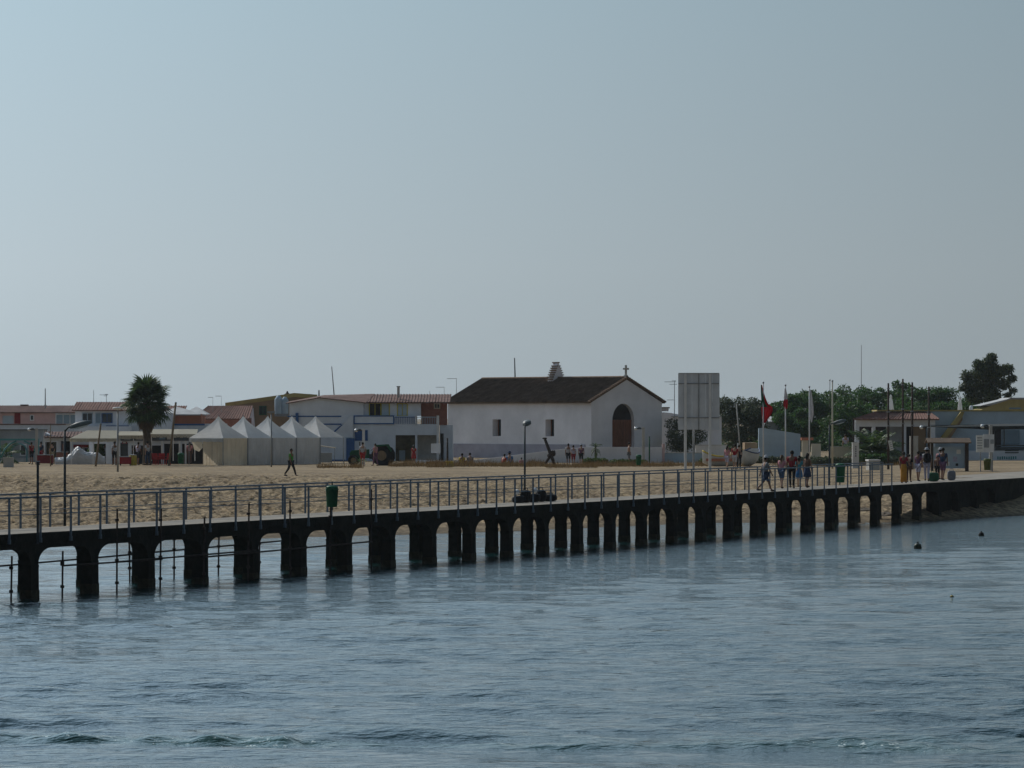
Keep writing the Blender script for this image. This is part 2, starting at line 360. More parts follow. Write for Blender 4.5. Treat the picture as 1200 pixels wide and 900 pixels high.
def sea(X, Y):
    Z = np.zeros_like(X); near = 1-sstep(95, 190, Y)*.75
    calm = 1-.7*np.exp(-((Y-68.0)/2.0)**2)
    patch = .8+1.0*vnoise(X*.11, Y*.06, 57)+.7*vnoise(X*.35, Y*.2, 58)
    for l, a, p in zip(wl, ang, ph):
        k = 2*math.pi/l; amp = .024/k if l < 1.5 else .021/k
        fade = 1-sstep(100 if l < 1.2 else 170, 120 if l < 1.2 else 230, Y)
        Z += amp*fade*np.sin(k*(X*math.cos(a)+Y*math.sin(a))+p)
    Z *= near*calm*patch.clip(.25, 1.25)
    wk = wake(X, Y)
    for i in range(26):
        l = math.exp(wr.uniform(math.log(.45), math.log(1.3))); a = wr.uniform(0, math.pi); k = 6.283/l
        Z += wk*.075/k*np.sin(k*(X*math.cos(a)+Y*math.sin(a))+wr.uniform(0, 6.28))
    dy = Y-wake_c(X); Z += .135*np.exp(-np.where(dy < 0, (dy/.26)**2, (dy/.7)**2))*(.5+1.1*vnoise(X*.45, X*0+9., 33)+.5*vnoise(X*1.6, X*0+4., 34)).clip(.6, .95)*(1-.35*sstep(-3.5, -1, X))
    Z *= sstep(50, 56, Y)*(1-sstep(15, 40, np.abs(X)))
    return Z
xs = np.concatenate([[-6000, -2000, -600, -200, -90, -50], ar(-30, -12, .6), ar(-12, 12, .11), ar(12, 32, .6), [50, 90, 200, 600, 2000, 6000]])
ys = np.concatenate([[-6000, -1500, -300, -50, 0, 30, 45, 52], ar(56, 112, .09), ar(112, 190, .25), ar(190, 244, 1.), [260, 290, 340]])
water = S(grid_obj('sea_water', xs, ys, sea, 'sea_water'), 'rippled grey blue sea water with a green churned wake across the foreground', 'water', kind='structure')
X, Y = np.meshgrid(xs, ys); at2 = water.data.attributes.new('wake', 'FLOAT', 'POINT'); at2.data.foreach_set('value', wake(X, Y).astype(np.float32).ravel())

# ------------------------------------------------------------------ pier
PRZ = math.pi/2-PHI
def pl(tx, ty, z=0):                                 # pier coordinates to world
    p = PE+PD*tx+PN*ty; return Vector((p[0], p[1], z))
def pier_t(px, ty=0.0):                              # distance along the pier where it crosses a photo column
    q = PE+PN*ty; u = (px-600)/F
    return (q[0]-u*q[1])/(u*PD[1]-PD[0])
pier = thing('pier', 'long dark concrete pier on arched bents running out from the beach on the right', 'pier', (PE[0], PE[1], 0), PRZ)
T0, T1, TQ = -9.0, 106.0, 190.0
MB().box(T0, TQ, 0.0, PW, 1.78, DZ).build('deck_slab', 'pier_deck', pier)
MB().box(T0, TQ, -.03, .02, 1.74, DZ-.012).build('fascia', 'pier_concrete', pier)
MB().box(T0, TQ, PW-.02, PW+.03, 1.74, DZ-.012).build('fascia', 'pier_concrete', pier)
C0 = .55; J0, J1 = -2, 28
def girder_mb():
    g = MB(); hw = .25                               # one span from column centre to column centre, arched soffit
    pts = [(hw, 1.02)]
    for k in range(1, 9):
        a = math.pi/2*k/8; pts.append((hw+.85*(1-math.cos(a)), 1.02+.50*math.sin(a)))
    rpts = [(A_-x, z) for x, z in pts[::-1]]
    g.prism([(0, 1.02)]+pts+rpts+[(A_, 1.02), (A_, 1.78), (0, 1.78)], -.17, .17); return g
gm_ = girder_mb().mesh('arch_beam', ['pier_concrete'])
colm = MB()
cz = [(-2.2, .30, .22), (-.1, .255, .195), (.25, .25, .19), (.9, .245, .185), (1.02, .262, .19)]
vs = []; fs = []
for z, hx, hy in cz: vs += [(-hx, -hy, z), (hx, -hy, z), (hx, hy, z), (-hx, hy, z)]
for i in range(len(cz)-1):
    for k in range(4): fs.append((i*4+k, i*4+(k+1) % 4, (i+1)*4+(k+1) % 4, (i+1)*4+k))
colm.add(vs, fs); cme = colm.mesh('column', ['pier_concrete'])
crm = MB().box(-.2, .2, .43, PW-.43, 1.60, 1.777).mesh('cross_beam', ['pier_concrete'])
wetm = MB().box(-.262, .262, -.202, .202, -.5, .26).mesh('weed_band', ['pier_wet'])
for j in range(J0, J1+1):
    x = C0+A_*j
    for y in (.23, PW-.23):
        c = link('column', cme, None, pier, (x, y, 0)); c.rotation_euler.z = random.uniform(-.02, .02)
        wv = link('weed_band', wetm, None, c); wv.scale.z = random.uniform(.8, 1.25)
        link('arch_beam', gm_, None, pier, (x, y, 0))
    link('cross_beam', crm, None, pier, (x, 0, 0))
MB().box(C0+A_*26+.3, C0+A_*(J1+1)-.3, .42, .9, -.8, 1.59).build('quay_wall', 'pier_concrete', pier)
MB().box(C0+A_*(J1+1)-.25, TQ, .03, .5, -.8, 1.775).build('quay_wall', 'pier_concrete', pier)
# blind arches in the quay wall
for j in (J1+1,):
    pass
# railings
def railing(ty, tb, te, n0, label):
    r = thing('railing', label, 'railing', pl(0, ty, DZ), PRZ, 'blue grey steel railings on the pier')
    pm = M.get('_rp')
    if pm is None:
        g = MB(); g.box(-.028, .028, -.028, .028, -.30, 1.07); g.box(-.042, .042, -.04, .04, -.30, -.16); pm = g.mesh('rail_post', ['rail_paint']); M['_rp'] = pm
    sgn = -1 if ty < 1 else 1
    k = n0
    while .7+A_/2*k < te:
        t_ = .7+A_/2*k
        if t_ > tb: link('post', pm, None, r, (t_, sgn*.065, 0))
        k += 1
    MB().box(tb, te, sgn*.065-.035, sgn*.065+.035, 1.055, 1.11).build('top_rail', 'rail_paint', r)
    MB().tube((tb, sgn*.065, .56), (te, sgn*.065, .56), .014, n=6).build('middle_rail', 'rail_paint', r)
    return r
railing(0, T0+.2, pier_t(1045), -4, 'blue grey steel railing on the near, seaward edge of the pier deck')
railing(PW, T0+.2, pier_t(1036, PW), -4, 'blue grey steel railing on the far, beach side edge of the pier deck')

# scaffolding hung on the near side and far side at the left end
sc_ = thing('scaffolding', 'rusty tube scaffolding with couplers around the left spans of the pier', 'scaffolding', (PE[0], PE[1], 0), PRZ)
npoles = [(13, 1.35), (73, 1.4), (137, 2.62), (188, 2.55), (239, 2.2), (291, 2.6), (340, 2.62), (387, 2.35), (435, 2.9)]
fpoles = [(152, 1.7), (204, 1.7), (256, 1.7), (304, 1.5)]
COUP = MB().lathe([(.02, -.05), (.065, -.04), (.065, .04), (.02, .05)], 7).mesh('coupler', ['steel_rust'])
def spole(px, top, ty):
    t_ = pier_t(px, ty); g = MB(); lean = random.uniform(-.06, .06)
    g.tube((t_+lean, ty, -1.2), (t_-lean, ty, top), .030, n=6)
    o = g.build('pole', 'steel_rust', sc_)
    for z in (.38+random.uniform(-.1, .1), 1.0, top-.35): link('coupler', COUP, None, o, (t_, ty, z))
    return t_
nt_ = [spole(p, z, -.16) for p, z in npoles]; ft_ = [spole(p, z, PW+.2) for p, z in fpoles]
def stube(p0, p1, ty0, ty1, z0, z1): MB().tube((pier_t(p0, ty0), ty0, z0), (pier_t(p1, ty1), ty1, z1), .030, n=6).build('tube', 'steel_rust', sc_)
stube(73, 190, -.14, -.14, .95, .93); stube(137, 300, -.2, -.2, .95, 1.0); stube(240, 436, -.2, -.2, .9, 1.02)
stube(-10, 170, PW+.24, PW+.24, .84, .93); stube(150, 335, PW+.24, PW+.24, .93, 1.04)

# ------------------------------------------------------------------ generic small things
def street_arm_lamp(px, ty, label, rz, ground=None):
    t_ = pier_t(px, ty); r = thing('street_lamp', label, 'street lamp', pl(t_, ty, DZ), rz, 'lamps on the pier')
    MB().path([(0,0,0), (0,0,2.0), (0,0,3.1)], [.045, .04, .035], 8).build('pole', 'steel_dark', r, True)
    MB().path([(0,0,3.05), (.12,0,3.18), (.3,0,3.24)], .03, 6).build('arm', 'steel_dark', r, True)
    g = MB(); g.lathe([(.10, -.02), (.16, 0), (.15, .10), (.05, .15)], 12, (0,0,0), 2.3, 1.1)
    h = g.build('lamp_head', 'lamp_paint', r, True, (.52, 0, 3.22)); h.rotation_euler.y = R(-14)
    MB().lathe([(.02, -.07), (.10, -.05), (.13, -.01), (.12, 0)], 12, (0,0,0), 2.1, 1.0).build('lamp_glass', 'lamp_glass', h, True)
    return r
street_arm_lamp(76, PW+.12, 'cobra head street lamp on the far pier edge at the left, before the pink house', 0)
street_arm_lamp(615, PW+.12, 'street lamp with its head turned end on, standing before the church side wall', R(80))
street_arm_lamp(972, PW+.12, 'cobra head street lamp behind the railing right of the flagpoles', 0)
t_ = pier_t(44.3, -.13); o = thing('steel_post', 'dark steel post on the near pier edge at the far left, taller than the railing', 'post', pl(t_, -.13, DZ), 0)
MB().box(-.035, .035, -.035, .035, -.34, 2.15).build('shaft', 'steel_dark', o); MB().box(-.06, .06, -.06, .06, 2.153, 2.18).build('cap', 'steel_grey', o)

def litter_bin(loc, label, mname='bin_green', h=.75, r=.22, post=True):
    b_ = thing('litter_bin', label, 'bin', loc, 0, 'green litter bins')
    MB().lathe([(r*.78, .12), (r*.85, .14), (r, .14+h*.8), (r*1.06, .14+h*.8), (r*1.06, .17+h*.8)], 12).build('bucket', mname, b_, True)
    MB().lathe([(r*1.04, .172+h*.8), (r*.95, .2+h*.9), (r*.5, .15+h)], 12).build('lid', mname, b_, True)
    if post: MB().box(-.025, .025, r+.0, r+.05, 0, .3+h).build('post', 'steel_dark', b_)
    return b_
litter_bin(pl(pier_t(389, -.3), -.3, DZ+.22), 'green litter bin hanging on the near railing at the left half of the pier', h=.72)
litter_bin(pl(pier_t(977, PW+.1)-.0, PW-.25, DZ+.02), 'green litter bin on the pier deck right of the group of five walkers', h=.95, r=.26)

# black luggage on the deck
def bag(loc, sx, sy, sz, label, mname='black_bag', rz=0, handle=True, name='holdall_bag', group='black bags heaped on the pier deck'):
    b_ = thing(name, label, 'bag', loc, rz, group); g = MB(); n_ = 14; rows = []
    g.ball((0, 0, sz/2), sx/2, sy/2, sz/2, 14, 8)
    g.v = [(math.copysign(abs(x/(sx/2))**.55*sx/2, x), math.copysign(abs(y/(sy/2))**.6*sy/2, y), sz/2+math.copysign(abs((z-sz/2)/(sz/2))**.6*sz/2, z-sz/2)) for x, y, z in g.v]
    g.build('bag_body', mname, b_, True)
    if handle: MB().path([(-sx*.22, 0, sz*.96), (-sx*.15, 0, sz*1.16), (sx*.15, 0, sz*1.16), (sx*.22, 0, sz*.96)], .018, 6).build('handle', mname, b_)
    return b_
bl = [(608, .5, .42, .30, 'rounded black holdall at the left end of the heap on the pier deck'), (616, .38, .4, .52, 'tall black bag second from the left in the heap on the pier deck'),
      (625, .5, .4, .36, 'long black bag with a pale item on top in the middle of the heap'), (634, .36, .45, .50, 'bulky dark blue black bag right of the middle of the heap'), (644, .55, .45, .30, 'long low black bag at the right end of the heap on the pier deck')]
for px, a, b2, c, lab in bl:
    bag(pl(pier_t(px, 1.9), 1.9, DZ), a*1.15, b2, c, lab, rz=random.uniform(-.3, .3))
for px, dz, lab in ((606, .38, 'pale helmet lying on the left end of the black bags'), (627, .42, 'pale bottle bag lying on top of the middle black bag')):
    o = MB().ball((0,0,0), .10, .09, .11, 10, 6).build('helmet' if px < 620 else 'water_bottle', 'white_metal', None, True, pl(pier_t(px, 1.75), 1.75, DZ+dz+.08)); S(o, lab, 'helmet' if px < 620 else 'bottle')

# ------------------------------------------------------------------ people
def skin_mesh(verts, edges, radii, root=0, sub=1):
    me = bpy.data.meshes.new('tmp'); me.from_pydata(verts, edges, [])
    o = bpy.data.objects.new('tmp', me); COL.objects.link(o)
    o.modifiers.new('s', 'SKIN'); 
    for i, v in enumerate(me.skin_vertices[0].data):
        r_ = radii[i]; v.radius = r_ if hasattr(r_, '__len__') else (r_, r_); v.use_root = (i == root)
    md = o.modifiers.new('u', 'SUBSURF'); md.levels = sub; md.render_levels = sub
    dg = bpy.context.evaluated_depsgraph_get(); e = o.evaluated_get(dg); out = bpy.data.meshes.new_from_object(e)
    bpy.data.objects.remove(o); bpy.data.meshes.remove(me); return out
def mb_from_mesh(me):
    g = MB(); g.add([v.co[:] for v in me.vertices], [tuple(p.vertices) for p in me.polygons]); return g
def person(loc, rz, label, h=1.7, top='c_grey', bottom='c_denim', kind='trousers', walk=.0, arms=(0.1, -.1), out=(.12, .12), elb=(.15, .15), hair='hair_dark', hat=None,
           sit=False, skin='skin', longhair=False, sleeves=True, female=False, group=None, fold=0, topname='shirt', pack=False):
    P = thing('person', label, 'person', loc, rz, group); k = h/1.72
    V = {}; pz = .93; 
    if sit: pz = .14
    V['pel'] = Vector((0, 0, pz)); V['wai'] = Vector((0, .0, pz+.17)); V['che'] = Vector((0, -.01-(.06 if sit else 0), pz+.37)); V['nec'] = Vector((0, -.015-(.08 if sit else 0), pz+.53))
    V['hb'] = V['nec']+Vector((0, -.015, .085)); V['ht'] = V['nec']+Vector((0, -.02, .19))
    sw = .165 if female else .19; hw = .095
    for i, s_ in enumerate((-1, 1)):
        n_ = 'LR'[i]; sh = V['che']+Vector((s_*sw, 0, .075)); V['sh'+n_] = sh
        a = arms[i]; o_ = out[i]
        d1 = Vector((s_*math.sin(o_), -math.sin(a)*math.cos(o_), -math.cos(a)*math.cos(o_)))
        el = sh+d1*.28; V['el'+n_] = el
        a2 = a+elb[i]; d2 = Vector((s_*math.sin(o_)*.3-s_*.05, -math.sin(a2), -math.cos(a2))).normalized()
        wr_ = el+d2*.245; V['wr'+n_] = wr_; V['ha'+n_] = wr_+d2*.075; V['d'+n_] = d2
        hip = V['pel']+Vector((s_*hw, 0, -.05)); V['hi'+n_] = hip
        if sit:
            kn = hip+Vector((s_*.08, -.34, .28)); an = kn+Vector((0, -.14, -.36)); an.z = .07; toe = an+Vector((0, -.17, -.04))
        else:
            ph_ = walk*(1 if i else -1); kb = abs(walk)*.9 if ph_ < 0 else abs(walk)*.15
            kn = hip+Vector((s_*.005, -math.sin(ph_+.05), -math.cos(ph_+.05)))*.42
            q = ph_-kb; an = kn+Vector((0, -math.sin(q), -math.cos(q)))*.40; toe = an+Vector((s_*.03, -.18, -.05))
            if ph_ < 0: toe = an+Vector((s_*.02, -.13, -.11))
        V['kn'+n_] = kn; V['an'+n_] = an; V['to'+n_] = toe
    if not sit:
        low = min(V['toL'].z, V['toR'].z, V['anL'].z-.04, V['anR'].z-.04); dz = .03-low
        for q in V: 
            if q[0] != 'd': V[q] = V[q]+Vector((0, 0, dz))
    for q in V:
        if q[0] != 'd': V[q] = V[q]*k
    names = [q for q in V if q[0] != 'd']; ix = {q: i for i, q in enumerate(names)}
    rad = dict(pel=.12, wai=.105 if female else .118, che=.12, nec=.05, hb=.082, ht=.085, sh=.055, el=.042, wr=.027, ha=.034, hi=.085, kn=.055, an=.038, to=.032)
    E = [('pel','wai'),('wai','che'),('che','nec'),('nec','hb'),('hb','ht')]
    for s_ in 'LR': E += [('che','sh'+s_),('sh'+s_,'el'+s_),('el'+s_,'wr'+s_),('wr'+s_,'ha'+s_),('pel','hi'+s_),('hi'+s_,'kn'+s_),('kn'+s_,'an'+s_),('an'+s_,'to'+s_)]
    rr = lambda q, f=1., ad=0.: (rad[q.lstrip('_') if q.lstrip('_') in rad else q.lstrip('_')[:2]]*f+ad)*k
    me = skin_mesh([V[q] for q in names], [(ix[a], ix[b]) for a, b in E], [rr(q) for q in names], ix['pel'], 1)
    g = mb_from_mesh(me); bpy.data.meshes.remove(me)
    hc = (V['hb']+V['ht'])/2
    g.ball(hc+Vector((0, -.088, -.005))*k, .014*k, .018*k, .02*k, 6, 4)
    for s_ in (-1, 1): g.ball(hc+Vector((s_*.082, 0, -.01))*k, .012*k, .022*k, .03*k, 6, 4)
    g.tube(hc+Vector((-.024, -.082, -.045))*k, hc+Vector((.024, -.082, -.045))*k, .006*k, n=5)
    for s_, n_ in ((-1, 'L'), (1, 'R')):
        ha, d = V['ha'+n_], V['d'+n_]; fw = Vector((0, -1, 0)); fw = (fw-d*fw.dot(d)).normalized(); inn = Vector((-s_, 0, 0))
        for fi, (o_, ln) in enumerate(((-.027, .062), (-.009, .075), (.009, .072), (.026, .056))):
            p0 = ha+fw*(-o_)*k; p1 = p0+(d*.9+inn*.15)*ln*.55*k; p2 = p1+(d*.65+inn*.7)*ln*.5*k
            g.path([p0, p0+d*.015*k, p1, p2], [.009*k, .009*k, .0085*k, .006*k], 5)
        p0 = ha-d*.045*k+fw*.02*k; g.path([p0, p0+(fw*.8+d*.5)*.035*k, p0+(fw*.55+d*.9)*.06*k], [.011*k, .010*k, .007*k], 5)
    g.cur = 1
    for s_ in (-1, 1): g.ball(hc+Vector((s_*.032, -.080, .015))*k, .010*k, .006*k, .008*k, 6, 4)
    g.build('body', [skin, 'eye_dark'], P, True)
    def garment(name, qs, es, f, ad, m_, root):
        ii = {q: i for i, q in enumerate(qs)}
        me = skin_mesh([V[q] for q in qs], [(ii[a], ii[b]) for a, b in es], [rr(q, f, ad) for q in qs], ii[root], 1)
        for p in me.polygons: p.use_smooth = True
        me.materials.clear(); return link(name, me, m_, P)
    if top:
        V['_pel'] = V['pel']+Vector((0, 0, .02*k)); qs = ['_pel', 'wai', 'che', 'shL', 'shR']; es = [('_pel', 'wai'), ('wai', 'che'), ('che', 'shL'), ('che', 'shR')]
        if sleeves:
            for s_ in 'LR': V['_el'+s_] = V['sh'+s_].lerp(V['el'+s_], .72); qs.append('_el'+s_); es.append(('sh'+s_, '_el'+s_))
        garment(topname, qs, es, 1.08, .012, top, 'wai')
    if kind in ('trousers', 'shorts'):
        V['_pel'] = V['pel']-Vector((0, 0, .01*k)); qs = ['_pel', 'hiL', 'hiR']; es = [('_pel', 'hiL'), ('_pel', 'hiR')]
        for s_ in 'LR':
            qs.append('kn'+s_); es.append(('hi'+s_, 'kn'+s_))
            if kind == 'trousers': qs.append('an'+s_); es.append(('kn'+s_, 'an'+s_))
        garment(kind, qs, es, 1.1, .012, bottom, qs[0])
    elif kind in ('skirt', 'long_skirt'):
        lo = .55 if kind == 'skirt' else .10
        MB().lathe([(.20*k, lo*k), (.195*k, (lo+.2)*k), (.165*k, .86*k), (.14*k, 1.0*k), (.125*k, 1.05*k)] if kind == 'skirt' else [(.17*k, .06*k), (.165*k, .4*k), (.17*k, .75*k), (.155*k, .9*k), (.13*k, 1.05*k)], 14, (0, 0, 0), 1.05, .9).build('skirt', bottom, P, True)
    g = MB(); g.ball(hc+Vector((0, .014, .02))*k, .092*k, .095*k, .105*k, 12, 8)
    if longhair: g.path([hc+Vector((0, .05, .03))*k, hc+Vector((0, .085, -.08))*k, hc+Vector((0, .09, -.22))*k], [.08*k, .075*k, .04*k], 8)
    # keep the hair off the face
    g.v = [(x, max(y, hc.y-.045*k) if z < hc.z+.05*k else y, z) for x, y, z in g.v]
    g.build('hair', hair, P, True)
    if hat:
        MB().lathe([(.165*k, 0), (.17*k, .012*k), (.105*k, .02*k), (.10*k, .07*k), (.07*k, .115*k), (.02*k, .125*k)], 14, hc+Vector((0, 0, .055))*k).build('hat', hat, P, True)
    if not sit:
        for n_ in 'LR':
            MB().ball((V['an'+n_]+V['to'+n_])/2+Vector((0, -.005, -.022))*k, .05*k, .14*k, .04*k, 8, 5).build('shoe', 'rubber', P, True)
    return P
def on_pier(px, ty): return pl(pier_t(px, ty), ty, DZ)
PG = 'people walking on the pier'
alongR, alongL = R(90)-PHI+R(90), R(90)-PHI-R(90)     # body faces -y: rotate so it faces along the pier towards / away from the camera
AW, TW = -PHI+math.pi, -PHI                            # facing away (towards the beach), facing the camera
person(on_pier(897, .5), AW-.9, 'man in white hat, grey shirt and dark shorts striding alone on the pier', 1.72, 'c_grey', 'c_navy', 'shorts', walk=.42, arms=(.35, -.45), hat='c_white', group=PG, skin='skin_tan')
person(on_pier(916, 1.9), AW-.2, 'woman in pale pink top and short skirt left of the man in the red shirt', 1.62, 'c_pink', 'c_denim', 'shorts', walk=.2, female=True, longhair=True, hair='hair_brown', out=(.35, .1), group=PG)
person(on_pier(928, 1.5), AW+.1, 'broad man in dark red shirt and dark trousers on the pier', 1.82, 'c_red', 'c_black', 'trousers', walk=.15, out=(.16, .16), group=PG, skin='skin_tan')
person(on_pier(936.5, 2.1), AW, 'person in teal top and blue skirt beside the man in the red shirt', 1.55, 'c_teal', 'c_blue', 'skirt', walk=.15, female=True, longhair=True, group=PG)
person(on_pier(946, 1.4), AW-.3, 'tanned long haired woman in a dark skirt right of the red shirt on the pier', 1.70, 'c_brown', 'c_navy', 'skirt', walk=.2, female=True, longhair=True, sleeves=False, skin='skin_tan', group=PG)
person(on_pier(1059, 1.2), AW+.1, 'woman in red top and long orange skirt on the pier', 1.66, 'c_red', 'c_orange', 'long_skirt', female=True, group=PG, skin='skin_tan', out=(.3, .12), elb=(.9, .2), arms=(.2, -.1))
person(on_pier(1065, 2.0), AW, 'person in dark clothes half hidden behind the woman in the orange skirt', 1.5, 'c_black', 'c_brown', 'trousers', group=PG)
person(on_pier(1076, 1.8), AW-.2, 'woman in purple top and pale shorts left of the white hatted man', 1.62, 'c_purple', 'c_lilac', 'shorts', walk=.15, female=True, group=PG, skin='skin_tan')
p_ = person(on_pier(1086, 1.3), AW+.1, 'man in white hat with a black backpack and pale trousers on the pier', 1.74, 'c_white', 'c_lilac', 'trousers', walk=.12, hat='c_white', group=PG)
bk = bag(on_pier(1086, 1.3)+Vector((.0, -.26, 1.02)), .42, .26, .55, 'black backpack worn by the man in the white hat', handle=False, name='backpack', group=None)
person(on_pier(1098.5, 1.9), AW, 'dark haired child in dark top between the backpacker and the tall man', 1.35, 'c_brown', 'c_black', 'shorts', walk=.2, group=PG, skin='skin_tan')
person(on_pier(1105, 1.5), AW-.1, 'tall person in dark tunic at the right end of the walking group', 1.80, 'c_navy', 'c_purple', 'shorts', walk=.25, group=PG, skin='skin_tan', out=(.12, .3))
person(on_pier(1102, 2.2), AW, 'person in white cap and pale pink shirt behind the tall person in the tunic', 1.72, 'c_pink', 'c_khaki', 'shorts', walk=.2, hat='c_white', group=PG)
bag(on_pier(1094, 1.1), .62, .4, .5, 'large dark green travel bag carried behind the backpacker', 'green_dark', group=None, name='travel_bag')
bag(on_pier(1115, 1.2), .48, .3, .55, 'dark grey shopping bag at the right end of the walking group', 'c_grey', group=None, name='shopping_bag')

def gs(px, s): return float(gz((px-600)/s, F/s, False))
def ground(px, s): X = (px-600)/s; Y = F/s; return Vector((X, Y, float(gz(X, Y))-.01))
BG = 'people on the beach and in front of the village'
person(ground(341, 18.8), 1.2, 'man in bright green shirt and dark trousers walking on the sand', 1.78, 'c_green', 'c_black', 'trousers', walk=.35, group=BG, skin='skin_tan')
person(ground(541, 15.9), 2.8, 'person in yellow shirt sitting on the beach by the dry grass', 1.7, 'c_yellow', 'c_brown', 'shorts', sit=True, group=BG, skin='skin_tan')
person(ground(551, 15.9), 3.3, 'person in grey shirt sitting right of the person in yellow', 1.78, 'c_grey', 'c_black', 'shorts', sit=True, group=BG)
person(ground(590, 15.9), 2.2, 'person in red and white sitting left of the blue shirted one below the church', 1.6, 'red', 'c_white', 'shorts', sit=True, group=BG)
person(ground(597, 15.8), 3.1, 'person in bright blue shirt sitting in the grass below the church wall', 1.85, 'c_blue', 'c_black', 'shorts', sit=True, group=BG, hat='c_navy')
person(ground(611, 15.9), 3.1, 'small child in pale pink at the foot of the wall left of the anchor', 1.1, 'c_pink', 'c_pink', 'shorts', sit=True, group=BG)
person(ground(666, 15.8), 3.0, 'person in loose white shirt standing right of the anchor', 1.6, 'c_white', 'c_black', 'shorts', group=BG, skin='skin_tan')
person(ground(672, 15.9), 3.4, 'person in lilac top between the white shirt and the dark top', 1.5, 'c_lilac', 'c_red', 'shorts', group=BG)
person(ground(681, 15.8), 2.9, 'person in dark red top and white cap beside the hedge', 1.55, 'c_purple', 'c_black', 'shorts', group=BG, hat='c_white')
person(ground(485, 15.7), 3.1, 'person in bright red dress before the open terrace of the white house', 1.5, 'red', 'red', 'skirt', group=BG, hair='hair_dark', female=True, longhair=True)
person(ground(737, 15.8), 1.6, 'tanned bare chested person in grey shorts between the hedge and the billboard', 1.68, None, 'c_grey', 'shorts', group=BG)
person(ground(852, 17.3), 2.6, 'person in pale pink walking before the orange boat', 1.6, 'c_pink', 'c_lilac', 'shorts', walk=.2, group=BG, longhair=True, female=True)
person(ground(861, 17.3), 2.9, 'person in dark red shirt between the two boats', 1.68, 'c_red', 'c_white', 'shorts', walk=.2, group=BG)
person(ground(866, 17.0), 3.3, 'person in black beside the bow of the white boat', 1.65, 'c_black', 'c_black', 'trousers', group=BG)
person(ground(991, 14.6), 3.1, 'person in pale lilac shirt and dark trousers left of the white pillar', 1.74, 'c_lilac', 'c_navy', 'trousers', group=BG).location.z += .45
for px, s_, t_, b_, lab in ((162, 15.8, 'c_lilac', 'c_black', 'man in pale lilac shirt under the palm crown, second from its trunk'), (173, 15.9, 'c_white', 'c_navy', 'man in white shirt at the foot of the tall palm'), (158, 15.3, 'c_black', 'c_black', 'man in black left of the palm trunk in the cafe shade'),
                      (134.5, 15.9, 'c_white', 'c_black', 'person in white shirt left of the flat headed lamp post'), (124, 15.3, 'c_lilac', 'c_grey', 'person in pale shirt right of the wrapped boat'), (186, 15.2, 'c_brown', 'c_black', 'person in brown top behind the red chairs'),
                      (37, 15.6, 'c_red', 'c_black', 'person in dark red shirt near the wall at the far left'), (48, 15.2, 'c_navy', 'c_red', 'person in dark blue shirt behind the red crate at the far left'), (61, 15.4, 'c_black', 'c_khaki', 'person in black before the open door of the low gabled house'),
                      (222, 15.5, 'c_pink', 'c_brown', 'tanned person in pink beside the open white tent'), (425, 16.2, 'c_white', 'red', 'person in white top and red trousers in front of the tractor'), (440, 16.1, 'c_pink', 'c_purple', 'person in pale pink top leaning at the tractor wheel')):
    person(ground(px, s_), random.uniform(2.2, 4.0), lab, random.uniform(1.6, 1.75), t_, b_, random.choice(['shorts', 'trousers']), walk=random.uniform(0, .2), group=BG, skin=random.choice(['skin', 'skin_tan']))
